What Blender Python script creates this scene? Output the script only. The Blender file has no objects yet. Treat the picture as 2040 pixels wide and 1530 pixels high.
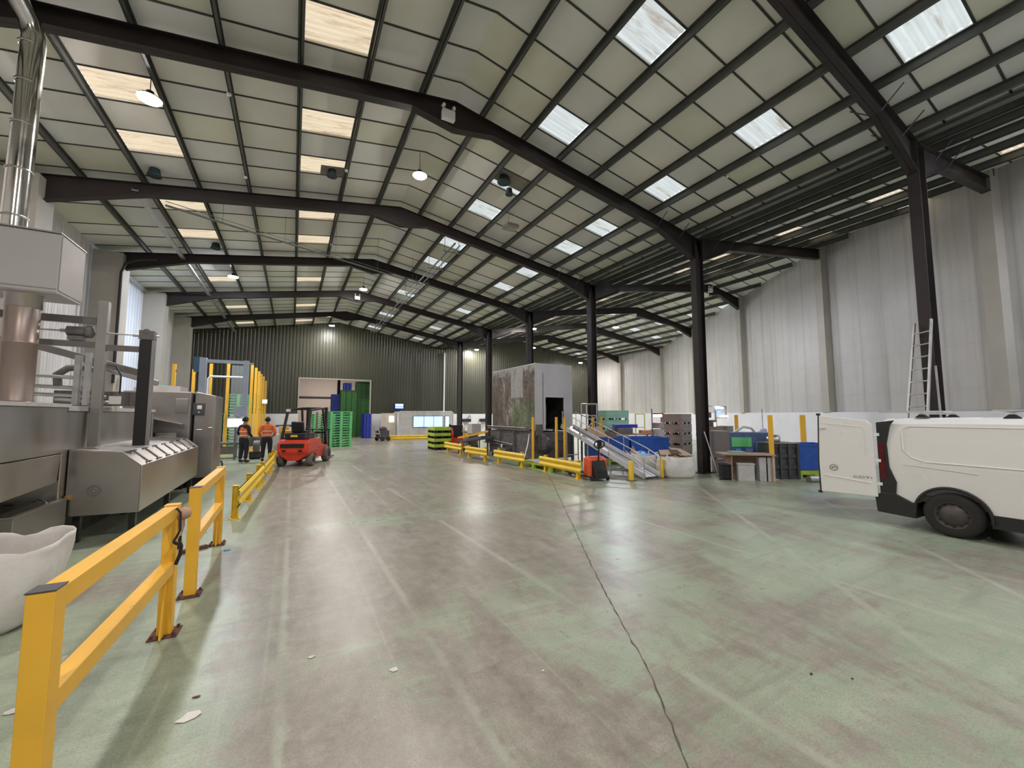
import bpy, bmesh, math, random
from mathutils import Vector, Matrix, noise
random.seed(7)
C = bpy.context.scene.collection
SC = bpy.context.scene
# ---------------- camera, world, exposure ----------------
cd = bpy.data.cameras.new('camera'); cam = bpy.data.objects.new('camera', cd); C.objects.link(cam)
cd.sensor_fit = 'HORIZONTAL'; cd.sensor_width = 36.0; cd.lens = 789.46/2040*36.0
cd.clip_start = 0.05; cd.clip_end = 200
cam.location = (0, 0, 1.9)
cam.rotation_euler = (math.radians(90+4.3955), 0, math.radians(-28.894))
SC.camera = cam
W = bpy.data.worlds.new('world'); SC.world = W; W.use_nodes = True
bgn = W.node_tree.nodes['Background']; bgn.inputs[0].default_value = (0.93, 0.97, 1.0, 1); bgn.inputs[1].default_value = 1.3
SC.view_settings.view_transform = 'Standard'; SC.view_settings.look = 'None'
SC.view_settings.gamma = 1; SC.view_settings.use_curve_mapping = False
SC.view_settings.exposure = 0.18
LAMP = 760.0     # radiance of the high-bay lenses

# ---------------- materials ----------------
def nt(name):
    m = bpy.data.materials.new(name); m.use_nodes = True
    t = m.node_tree; b = t.nodes['Principled BSDF']
    return m, t, b
def N(t, typ, **k):
    n = t.nodes.new(typ)
    for a, v in k.items():
        if a.startswith('i_'):
            key = a[2:]; key = int(key) if key.isdigit() else key
            n.inputs[key].default_value = v
        else: setattr(n, a, v)
    return n
def ramp(t, fac, stops):
    r = t.nodes.new('ShaderNodeValToRGB'); e = r.color_ramp.elements
    while len(e) < len(stops): e.new(0.5)
    for el, (p, c) in zip(e, stops): el.position = p; el.color = c if len(c) == 4 else (*c, 1)
    t.links.new(fac, r.inputs[0]); return r.outputs[0]
def mixc(t, fac, a, b, blend='MIX'):
    n = t.nodes.new('ShaderNodeMix'); n.data_type = 'RGBA'; n.blend_type = blend
    for sock, v in ((n.inputs[0], fac), (n.inputs[6], a), (n.inputs[7], b)):
        if isinstance(v, (int, float)): sock.default_value = v
        elif isinstance(v, tuple): sock.default_value = v if len(v) == 4 else (*v, 1)
        else: t.links.new(v, sock)
    return n.outputs[2]
def math_(t, op, a, b=0.0, c=None, clamp=False):
    n = t.nodes.new('ShaderNodeMath'); n.operation = op; n.use_clamp = clamp
    for s, v in zip(n.inputs, (a, b, c)):
        if v is None: continue
        if isinstance(v, (int, float)): s.default_value = v
        else: t.links.new(v, s)
    return n.outputs[0]
def noise_(t, scale, detail=4, vec=None, rough=0.55, dist=0.0):
    n = N(t, 'ShaderNodeTexNoise'); n.inputs['Scale'].default_value = scale; n.inputs['Detail'].default_value = detail
    n.inputs['Roughness'].default_value = rough; n.inputs['Distortion'].default_value = dist
    if vec is not None: t.links.new(vec, n.inputs['Vector'])
    return n.outputs['Fac']
def coords(t, scale=(1,1,1), rot=(0,0,0), kind='Object'):
    tc = N(t, 'ShaderNodeTexCoord'); mp = N(t, 'ShaderNodeMapping')
    mp.inputs['Scale'].default_value = scale; mp.inputs['Rotation'].default_value = rot
    t.links.new(tc.outputs[kind], mp.inputs[0]); return mp.outputs[0]
MATS = {}
def M(name, col, rough=0.5, metal=0.0, var=0.12, scale=3.0, dirt=None, dth=0.6, bump=0.0, bscale=20.0, aniso=None, spec=0.5):
    """painted / plain surface with soft colour variation and optional patches of a second colour"""
    if name in MATS: return MATS[name]
    m, t, b = nt(name)
    v = coords(t, aniso if aniso else (1,1,1))
    f = noise_(t, scale, 5, v)
    lo = tuple(c*(1-var) for c in col); hi = tuple(min(1, c*(1+var)) for c in col)
    c = ramp(t, f, [(0.3, lo), (0.7, hi)])
    if dirt:
        f2 = noise_(t, scale*2.3, 8, v, 0.7, 0.4)
        k = ramp(t, f2, [(dth, (0,0,0)), (dth+0.06, (1,1,1))])
        c = mixc(t, k, c, dirt)
    t.links.new(c, b.inputs['Base Color'])
    b.inputs['Metallic'].default_value = metal; b.inputs['Specular IOR Level'].default_value = spec
    rr = ramp(t, f, [(0.3, (max(0,rough-0.08),)*3), (0.7, (min(1,rough+0.08),)*3)])
    t.links.new(rr, b.inputs['Roughness'])
    if bump:
        f3 = noise_(t, bscale, 4, v); bp = N(t, 'ShaderNodeBump'); bp.inputs['Strength'].default_value = bump
        bp.inputs['Distance'].default_value = 0.02
        t.links.new(f3, bp.inputs['Height']); t.links.new(bp.outputs[0], b.inputs['Normal'])
    MATS[name] = m; return m
def glow(name, col, s):
    if name in MATS: return MATS[name]
    m, t, b = nt(name); b.inputs['Base Color'].default_value = (*col, 1)
    b.inputs['Emission Color'].default_value = (*col, 1); b.inputs['Emission Strength'].default_value = s
    MATS[name] = m; return m
def clad(name, col, pitch, depth, seam=0.0, dirt=(0.3,0.25,0.2), dirt_amt=0.3, rough=0.5, line=0.5, metal=0.0, wide=0.5):
    """profiled sheet: ribs run up the wall, u and v are metres"""
    m, t, b = nt(name)
    uv = N(t, 'ShaderNodeUVMap'); uv.uv_map = 'UVMap'
    sp = N(t, 'ShaderNodeSeparateXYZ'); t.links.new(uv.outputs[0], sp.inputs[0])
    u = sp.outputs[0]; v = sp.outputs[1]
    w = math_(t, 'FRACT', math_(t, 'DIVIDE', u, pitch))
    d = math_(t, 'ABSOLUTE', math_(t, 'SUBTRACT', w, 0.5))         # 0 in rib centre .5 at the edge
    h = ramp(t, d, [(0.5-wide*0.5-0.08, (1,1,1)), (0.5-wide*0.5+0.08, (0,0,0))])
    f = noise_(t, 0.35, 6, uv.outputs[0], 0.6)
    mp = N(t, 'ShaderNodeMapping'); mp.inputs['Scale'].default_value = (2.5, 0.12, 1); t.links.new(uv.outputs[0], mp.inputs[0])
    f2 = noise_(t, 1.0, 6, mp.outputs[0], 0.65)
    c = mixc(t, ramp(t, f, [(0.35,(0,0,0)),(0.75,(1,1,1))]), col, tuple(x*0.8 for x in col))
    c = mixc(t, math_(t, 'MULTIPLY', ramp(t, f2, [(0.48,(0,0,0)),(0.8,(1,1,1))]), dirt_amt), c, dirt)
    if line:
        k = ramp(t, math_(t, 'ABSOLUTE', math_(t, 'SUBTRACT', d, 0.5-wide*0.5)), [(0.0,(1,1,1)),(0.05,(0,0,0))])
        c = mixc(t, math_(t, 'MULTIPLY', k, line), c, tuple(x*0.35 for x in col))
    if seam:
        q = math_(t, 'FRACT', math_(t, 'DIVIDE', v, seam))
        k = ramp(t, q, [(0.0,(1,1,1)),(0.02,(0,0,0))])
        c = mixc(t, math_(t, 'MULTIPLY', k, 0.35), c, dirt)
    t.links.new(c, b.inputs['Base Color']); b.inputs['Roughness'].default_value = rough; b.inputs['Metallic'].default_value = metal
    bp = N(t, 'ShaderNodeBump'); bp.inputs['Strength'].default_value = 1.0; bp.inputs['Distance'].default_value = depth
    t.links.new(h, bp.inputs['Height']); t.links.new(bp.outputs[0], b.inputs['Normal'])
    return m

# ---------------- mesh builder ----------------
def basis(d, up=(0,0,1)):
    d = Vector(d).normalized(); up = Vector(up)
    if abs(d.dot(up)) > 0.98: up = Vector((1,0,0)) if abs(d.x) < 0.9 else Vector((0,1,0))
    s = d.cross(up).normalized(); u = s.cross(d).normalized()
    return s, u
class G:
    def __init__(s): s.v = []; s.f = []; s.m = []; s.sm = []; s.uv = {}
    def add(s, vs, fs, m=0, sm=False, uv=None):
        o = len(s.v); s.v += [tuple(p) for p in vs]
        for i, f in enumerate(fs):
            s.f.append(tuple(o+i_ for i_ in f)); s.m.append(m); s.sm.append(sm)
            if uv: s.uv[len(s.f)-1] = uv[i]
        return s
    def hexa(s, p, m=0):
        return s.add(p, [(0,3,2,1),(4,5,6,7),(0,1,5,4),(1,2,6,5),(2,3,7,6),(3,0,4,7)], m)
    def box(s, x0, x1, y0, y1, z0, z1, m=0):
        return s.hexa([(x0,y0,z0),(x1,y0,z0),(x1,y1,z0),(x0,y1,z0),(x0,y0,z1),(x1,y0,z1),(x1,y1,z1),(x0,y1,z1)], m)
    def bx(s, c, d, rz=0, m=0):
        cz, sz = math.cos(rz), math.sin(rz); P = []
        for z in (-1, 1):
            for x, y in ((-1,-1),(1,-1),(1,1),(-1,1)):
                X, Y = x*d[0]/2, y*d[1]/2
                P.append((c[0]+X*cz-Y*sz, c[1]+X*sz+Y*cz, c[2]+z*d[2]/2))
        return s.hexa(P, m)
    def bar(s, p, q, w, h, m=0, up=(0,0,1)):
        p = Vector(p); q = Vector(q); a, u = basis(q-p, up); a = a*w/2; u = u*h/2
        return s.hexa([p-a-u, p+a-u, q+a-u, q-a-u, p-a+u, p+a+u, q+a+u, q-a+u], m)
    def tube(s, pts, r, seg=8, m=0, cap=True):
        pts = [Vector(p) for p in pts]; n = len(pts); rs = r if isinstance(r, (list, tuple)) else [r]*n
        rings = []; a = None
        for i, p in enumerate(pts):
            d = (pts[min(i+1,n-1)]-pts[max(i-1,0)])
            if a is None: a, u = basis(d)
            else:
                d.normalize(); a = (a - d*a.dot(d)).normalized(); u = a.cross(d)
                u.normalize()
            if i == 0: d.normalize(); u = a.cross(d).normalized()
            rings.append([p+(a*math.cos(2*math.pi*k/seg)+u*math.sin(2*math.pi*k/seg))*rs[i] for k in range(seg)])
        vs = [x for g in rings for x in g]; fs = []
        for i in range(n-1):
            for k in range(seg):
                fs.append((i*seg+k, i*seg+(k+1)%seg, (i+1)*seg+(k+1)%seg, (i+1)*seg+k))
        s.add(vs, fs, m, True)
        if cap: s.add(rings[0], [tuple(range(seg))][::-1], m); s.add(rings[-1], [tuple(range(seg))], m)
        return s
    def cyl(s, p, q, r, seg=16, m=0): return s.tube([p, q], r, seg, m)
    def lathe(s, prof, c=(0,0,0), seg=20, m=0, axis='z'):
        vs = []
        for r, h in prof:
            for k in range(seg):
                a = 2*math.pi*k/seg; x, y = r*math.cos(a), r*math.sin(a)
                p = (x, y, h) if axis == 'z' else ((h, x, y) if axis == 'x' else (x, h, y))
                vs.append((c[0]+p[0], c[1]+p[1], c[2]+p[2]))
        fs = [(i*seg+k, i*seg+(k+1)%seg, (i+1)*seg+(k+1)%seg, (i+1)*seg+k) for i in range(len(prof)-1) for k in range(seg)]
        return s.add(vs, fs, m, True)
    def prism(s, poly, axis, a, b, m=0):
        """poly: 2D outline; axis x -> (y,z), y -> (x,z), z -> (x,y)"""
        def P(p, h): return (h, p[0], p[1]) if axis == 'x' else ((p[0], h, p[1]) if axis == 'y' else (p[0], p[1], h))
        n = len(poly); vs = [P(p, a) for p in poly]+[P(p, b) for p in poly]
        fs = [tuple(range(n))[::-1], tuple(range(n, 2*n))]+[(i, (i+1)%n, n+(i+1)%n, n+i) for i in range(n)]
        return s.add(vs, fs, m)
    def strip(s, pts, y0, y1, th, m=0):
        """flange: XZ polyline given thickness, between two Y"""
        for a, b in zip(pts, pts[1:]):
            s.hexa([(a[0],y0,a[1]),(b[0],y0,b[1]),(b[0],y1,b[1]),(a[0],y1,a[1]),(a[0],y0,a[1]+th),(b[0],y0,b[1]+th),(b[0],y1,b[1]+th),(a[0],y1,a[1]+th)], m)
        return s
    def build(s, name, mats, parent=None, loc=None, smooth=None, bevel=0, fix=True):
        me = bpy.data.meshes.new(name); me.from_pydata(s.v, [], s.f)
        if not isinstance(mats, (list, tuple)): mats = [mats]
        for mt in mats: me.materials.append(mt)
        me.polygons.foreach_set('material_index', s.m)
        me.polygons.foreach_set('use_smooth', [x if smooth is None else smooth for x in s.sm])
        if s.uv:
            ul = me.uv_layers.new(name='UVMap')
            for p in me.polygons:
                if p.index in s.uv:
                    for li, uvc in zip(p.loop_indices, s.uv[p.index]): ul.data[li].uv = uvc
        if fix and not s.uv:
            bm = bmesh.new(); bm.from_mesh(me); bmesh.ops.recalc_face_normals(bm, faces=bm.faces); bm.to_mesh(me); bm.free()
        o = bpy.data.objects.new(name, me); C.objects.link(o)
        if parent: o.parent = parent
        if loc: o.location = loc
        if bevel:
            md = o.modifiers.new('bevel', 'BEVEL'); md.width = bevel; md.segments = 2; md.limit_method = 'ANGLE'
        return o
def thing(name, label, cat, loc=(0,0,0), rz=0, group=None):
    o = bpy.data.objects.new(name, None); C.objects.link(o); o.empty_display_size = 0.1
    o.location = loc; o.rotation_euler = (0, 0, rz); o['label'] = label; o['category'] = cat
    if group: o['group'] = group
    return o
def tag(o, label, cat, group=None):
    o['label'] = label; o['category'] = cat
    if group: o['group'] = group
    return o
def struct(o, name=None):
    o['kind'] = 'structure'
    return o
def dup(root, loc, rz=None, label=None, group=None):
    r = root.copy(); C.objects.link(r); r.location = loc
    if rz is not None: r.rotation_euler = (0, 0, rz)
    if label: r['label'] = label
    if group: r['group'] = group
    for ch in list(root.children):
        c = ch.copy(); C.objects.link(c); c.parent = r
        for g in list(ch.children):
            d = g.copy(); C.objects.link(d); d.parent = c
    return r
ORD = ['first','second','third','fourth','fifth','sixth','seventh','eighth','ninth','tenth','eleventh','twelfth','thirteenth','fourteenth','fifteenth','sixteenth','seventeenth','eighteenth','nineteenth','twentieth','twenty-first','twenty-second','twenty-third','twenty-fourth','twenty-fifth','twenty-sixth','twenty-seventh','twenty-eighth']

# ---------------- shared materials ----------------
STEEL_BROWN = M('dark_brown_steel', (0.019,0.012,0.012), 0.5, 0.0, 0.4, 1.5, dirt=(0.06,0.03,0.022), dth=0.68)
STAIN = M('brushed_stainless', (0.46,0.435,0.41), 0.34, 1.0, 0.12, 0.8)
STAIN2 = M('dull_stainless', (0.36,0.34,0.325), 0.42, 1.0, 0.12, 1.2)
GALV = M('galvanised_steel', (0.5,0.5,0.5), 0.45, 0.8, 0.15, 6)
ALU = M('aluminium', (0.65,0.65,0.65), 0.35, 0.9, 0.1, 4)
YEL = M('yellow_safety_paint', (0.84,0.46,0.04), 0.45, 0, 0.08, 2.6, dirt=(0.09,0.045,0.02), dth=0.69)
YEL2 = M('bright_yellow_paint', (0.82,0.56,0.03), 0.45, 0, 0.08, 3.0, dirt=(0.16,0.11,0.03), dth=0.74)
BLACK = M('black_plastic', (0.012,0.012,0.013), 0.45, 0, 0.2, 5)
RUBBER = M('black_rubber', (0.02,0.018,0.016), 0.8, 0, 0.25, 5)
GREYR = M('dusty_rubber', (0.13,0.11,0.095), 0.85, 0, 0.3, 5)
WHITE = M('white_paint', (0.72,0.71,0.69), 0.4, 0, 0.05, 1.5)
RED = M('red_paint', (0.55,0.045,0.025), 0.4, 0, 0.15, 4, dirt=(0.2,0.05,0.03), dth=0.68)
BLUE = M('blue_plastic', (0.02,0.09,0.42), 0.45, 0, 0.15, 4)
LIME = M('lime_plastic', (0.40,0.55,0.05), 0.5, 0, 0.15, 4)
GREEN = M('green_plastic', (0.12,0.42,0.16), 0.5, 0, 0.15, 4)
BOXGREY = M('grey_plastic', (0.2,0.2,0.2), 0.5, 0, 0.12, 4)
DARKGREY = M('dark_grey_plastic', (0.055,0.055,0.06), 0.5, 0, 0.2, 4)
CARD = M('cardboard', (0.42,0.29,0.19), 0.8, 0, 0.12, 5)
BAGW = M('woven_white_plastic', (0.66,0.63,0.60), 0.65, 0, 0.1, 5, bump=0.3, bscale=9)
GLASS = None

# ---------------- building ----------------
FY = [-2.44, 3.013, 8.465, 13.917, 19.369, 24.821, 30.273]
YE = 35.13; YF = -8.0
XL = -6.4; XV = 11.85
def wallx(y): return min(29.6, 17.7+0.535*(y-3.01))
def zroof(x):      # rafter top
    return 9.28-0.163*abs(x-3.1) if x <= XV else 9.27-0.163*abs(x-20.5)
def zc(x): return zroof(x)+0.2
CEIL = M('ceiling_board', (0.74,0.725,0.66), 0.85, 0, 0.07, 0.6)
CEIL2 = M('ceiling_board_grey', (0.70,0.70,0.67), 0.85, 0, 0.07, 0.6)
CEIL3 = M('ceiling_board_olive', (0.66,0.66,0.545), 0.85, 0, 0.09, 0.6)
CJ = M('ceiling_joint', (0.045,0.042,0.036), 0.7, 0, 0.2, 3)
BANDS = [(-3.8,-2.95),(-1.1,-0.25),(1.65,2.5),(4.4,5.25),(7.15,8.0),(9.9,10.75),(11.8,12.65),(14.95,15.8),(17.3,18.15),(20.15,21.0),(22.8,23.65),(25.6,26.45),(28.5,29.35),(31.1,31.95),(33.3,34.15)]
PL = [-5.03,-3.8,-2.62,-1.4,-0.12,1.12,2.33]
PR = [3.85,5.03,6.15,7.3,8.65,9.75,10.65,11.45]
RL = [12.25,12.95,13.85,15.0,16.3,17.45,18.6,19.75]
RR = [21.25,22.4,23.55,24.7,26.0,27.15,28.1,29.0]
SKY = {}   # (x0,x1) -> band indices
SKY[(-0.12,1.12)] = (0,'w',range(0,15)); SKY[(-3.8,-2.62)] = (0,'w',[0,1,5,6,7,8,10,11,12,13,14])
SKY[(5.03,6.15)] = (1,'c',range(0,15)); SKY[(8.65,9.75)] = (1,'c',range(0,15))
SKY[(15.0,16.3)] = (2,'w',range(1,15)); SKY[(17.45,18.6)] = (2,'w',range(3,15))
SKY[(23.55,24.7)] = (3,'c',range(7,15)); SKY[(26.0,27.15)] = (3,'c',range(9,15))
def sheetmat(name, col, dcol):
    m, t, b = nt(name); t.nodes.remove(b)
    v = coords(t, (1,1,1)); v2 = coords(t, (5.0,0.8,1), (0,0,0))
    v3 = coords(t, (0.7,4.5,1))
    f = noise_(t, 1.3, 5, v3, 0.6, 0.3)
    f2 = noise_(t, 1.0, 6, v3, 0.65, 0.5)
    c = ramp(t, f, [(0.3, tuple(x*0.85 for x in col)), (0.65, col)])
    c = mixc(t, ramp(t, f2, [(0.53,(0,0,0)),(0.66,(0.85,0.85,0.85))]), c, dcol)
    tr = N(t, 'ShaderNodeBsdfTranslucent'); df = N(t, 'ShaderNodeBsdfDiffuse'); ms = N(t, 'ShaderNodeMixShader'); ms.inputs[0].default_value = 0.25
    t.links.new(c, tr.inputs[0]); t.links.new(c, df.inputs[0])
    t.links.new(tr.outputs[0], ms.inputs[1]); t.links.new(df.outputs[0], ms.inputs[2])
    out = [n for n in t.nodes if n.type == 'OUTPUT_MATERIAL'][0]; t.links.new(ms.outputs[0], out.inputs[0])
    return m
SHW = sheetmat('warm_rooflight_sheet', (0.88,0.72,0.52), (0.50,0.30,0.17))
SHC = sheetmat('cool_rooflight_sheet', (0.72,0.75,0.74), (0.42,0.36,0.30))

cg = G(); wn = [0]
def slope(x0, x1, pur, key):
    """ceiling boards between purlins, joints across, holes at the rooflights"""
    xs = [x0]+pur+[x1]
    for a, b in zip(xs, xs[1:]):
        sk = SKY.get((a, b)); holes = [BANDS[i] for i in sk[2]] if sk else []
        y = YF
        segs = []
        for h in holes:
            segs.append((y, h[0])); y = h[1]
        segs.append((y, YE))
        js = set()
        for p, q in BANDS: js.add(p-0.02); js.add(q+0.02)
        ys = sorted(js)
        for i in range(len(ys)-1):
            if ys[i+1]-ys[i] > 1.6: js.add((ys[i]+ys[i+1])/2)
        for s0, s1 in segs:
            cuts = [s0]+[j for j in sorted(js) if s0+.1 < j < s1-.1]+[s1]
            for c0, c1 in zip(cuts, cuts[1:]):
                ma = random.choice((0,0,2,2,3))
                cg.hexa([(a,c0,zc(a+1e-6)),(b,c0,zc(b-1e-6)),(b,c1,zc(b-1e-6)),(a,c1,zc(a+1e-6)),(a,c0,zc(a+1e-6)+.06),(b,c0,zc(b-1e-6)+.06),(b,c1,zc(b-1e-6)+.06),(a,c1,zc(a+1e-6)+.06)], ma)
        for yj in js:
            for sgn in (0,):
                cg.hexa([(a,yj-.018,zc(a+1e-6)-.015),(b,yj-.018,zc(b-1e-6)-.015),(b,yj+.018,zc(b-1e-6)-.015),(a,yj+.018,zc(a+1e-6)-.015),(a,yj-.018,zc(a+1e-6)),(b,yj-.018,zc(b-1e-6)),(b,yj+.018,zc(b-1e-6)),(a,yj+.018,zc(a+1e-6))], 1)
        for h in holes:
            wn[0] += 1
            g = G(); n = 26; vs = []; fs = []
            za, zb = zc(a+1e-6)+.05, zc(b-1e-6)+.05
            for k in range(n+1):
                yy = h[0]+(h[1]-h[0])*k/n; dz = .012*(1 if k % 4 < 2 else -1)
                vs += [(a+.03, yy, za+dz), (b-.03, yy, zb+dz)]
            g.add(vs, [(2*k,2*k+1,2*k+3,2*k+2) for k in range(n)], 0)
            struct(g.build('window_%d' % wn[0], SHW if sk[1] == 'w' else SHC, fix=False))
slope(XL, 3.1, PL, 0); slope(3.1, XV, PR, 1); slope(XV, 20.5, RL, 2); slope(20.5, 29.7, RR, 3)
struct(cg.build('ceiling', [CEIL, CJ, CEIL2, CEIL3]))
# outer roof skirt so daylight enters only at the rooflights is the boards themselves
# purlins
PURL = M('purlin_steel', (0.085,0.088,0.08), 0.5, 0.2, 0.3, 2)
PN = [0]
def purlin(x, y0, y1, label):
    g = G(); z = zroof(x); s = 1 if (x < 3.1 or XV < x < 20.5) else -1
    g.box(x-.006, x+.006, y0, y1, z, z+.19); g.box(x-.006, x+.055*s, y0, y1, z, z+.012) if s > 0 else g.box(x-.055, x+.006, y0, y1, z, z+.012)
    g.box(x-.055, x+.055, y0, y1, z+.185, z+.197)
    PN[0] += 1; o = struct(g.build('trim_%d' % (100+PN[0]), PURL)); o['label'] = label; return o
for i, x in enumerate(PL): purlin(x, YF, YE, 'dark steel purlin on the left roof slope, %s up from the left wall' % ORD[i])
for i, x in enumerate(PR): purlin(x, YF, YE, 'dark steel purlin on right slope of the wide roof, %s down from the ridge' % ORD[i])
def ywall(x): return YF if x < 11.8 else max(YF, 3.01+(x-17.7)/0.535)
for i, x in enumerate(RL): purlin(x, ywall(x)+.3, YE, 'dark steel purlin beyond the column row, %s up from the valley gutter' % ORD[i])
for i, x in enumerate(RR): purlin(x, ywall(x)+.3, YE, 'dark steel purlin on the far right roof slope, %s down from its ridge' % ORD[i])

# portal frames
frame_names = ['behind the viewpoint','nearest in view, by the white van and ladder','over the emergency light and the two white bulk bags','third from the front, its column behind the conveyor ramp','fourth from the front, column beside the tall grey washer','fifth from the front, before the last','farthest, next to the dark green end wall']
def ishape(g, top, bot, y, w=0.2, t=.014):
    g.strip([(a, b-t) for a, b in top], y-w/2, y+w/2, t); g.strip(bot, y-w/2, y+w/2, t)
    g.prism(top+bot[::-1], 'y', y-.006, y+.006)
for i, y in enumerate(FY):
    t = thing('portal_frame', 'dark brown steel portal frame, '+frame_names[i], 'portal frame', (XV, y, 0), 0, 'portal frames of the hall')
    def loc(pts): return [(a-XV, b) for a, b in pts]
    d = .34
    g = G(); ishape(g, loc([(-6.1,zroof(-6.1)),(3.1,9.28)]), loc([(-5.6,7.2),(-3.7,zroof(-3.7)-d),(2.1,zroof(2.1)-d),(3.1,8.6)]), 0); g.build('rafter', STEEL_BROWN, t)
    g = G(); ishape(g, loc([(3.1,9.28),(XV,zroof(XV))]), loc([(3.1,8.6),(4.1,zroof(4.1)-d),(9.9,zroof(9.9)-d),(11.66,7.12)]), 0); g.build('rafter', STEEL_BROWN, t)
    xw = wallx(y)-.05
    if y > 0:
        xa = min(xw, 20.5)
        g = G(); ishape(g, loc([(XV,zroof(XV)),(xa,zroof(xa))]), loc([(12.04,7.12),(13.6,zroof(13.6)-d),(xa,zroof(xa)-d-.1)]), 0); g.build('rafter', STEEL_BROWN, t)
        if xw > 20.6:
            hb = max(21.2, xw-2.2)
            g = G(); ishape(g, loc([(20.5,9.27),(xw,zroof(xw))]), loc([(20.5,8.65),(hb,zroof(hb)-d),(xw,zroof(xw)-.68)]), 0); g.build('rafter', STEEL_BROWN, t)
    g = G(); g.box(-.2,-.185,-.1,.1,0.02,7.85); g.box(.185,.2,-.1,.1,0.02,7.85); g.box(-.185,.185,-.006,.006,0.02,7.85)
    g.box(-.32,.32,-.2,.2,0,.025)
    for sx in (-.26,.26):
        for sy in (-.14,.14): g.cyl((sx,sy,.02),(sx,sy,.07),.015,6)
    g.build('column', STEEL_BROWN, t)
    for x, sg in ((9.9,1),(10.9,1),(12.7,-1),(13.6,-1)):
        for sy in (-1, 1):
            g = G(); g.bar((x-XV,sy*.08,zroof(x)-.32),(x-XV+.05*sg,sy*.42,zroof(x)+.03),.012,.022); g.build('fly_brace', PURL, t)
# valley gutter
g = G(); g.box(XV-.09, XV+.09, YF, YE, 7.93, 8.0)
o = g.build('trim_1', PURL); struct(o)

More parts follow.
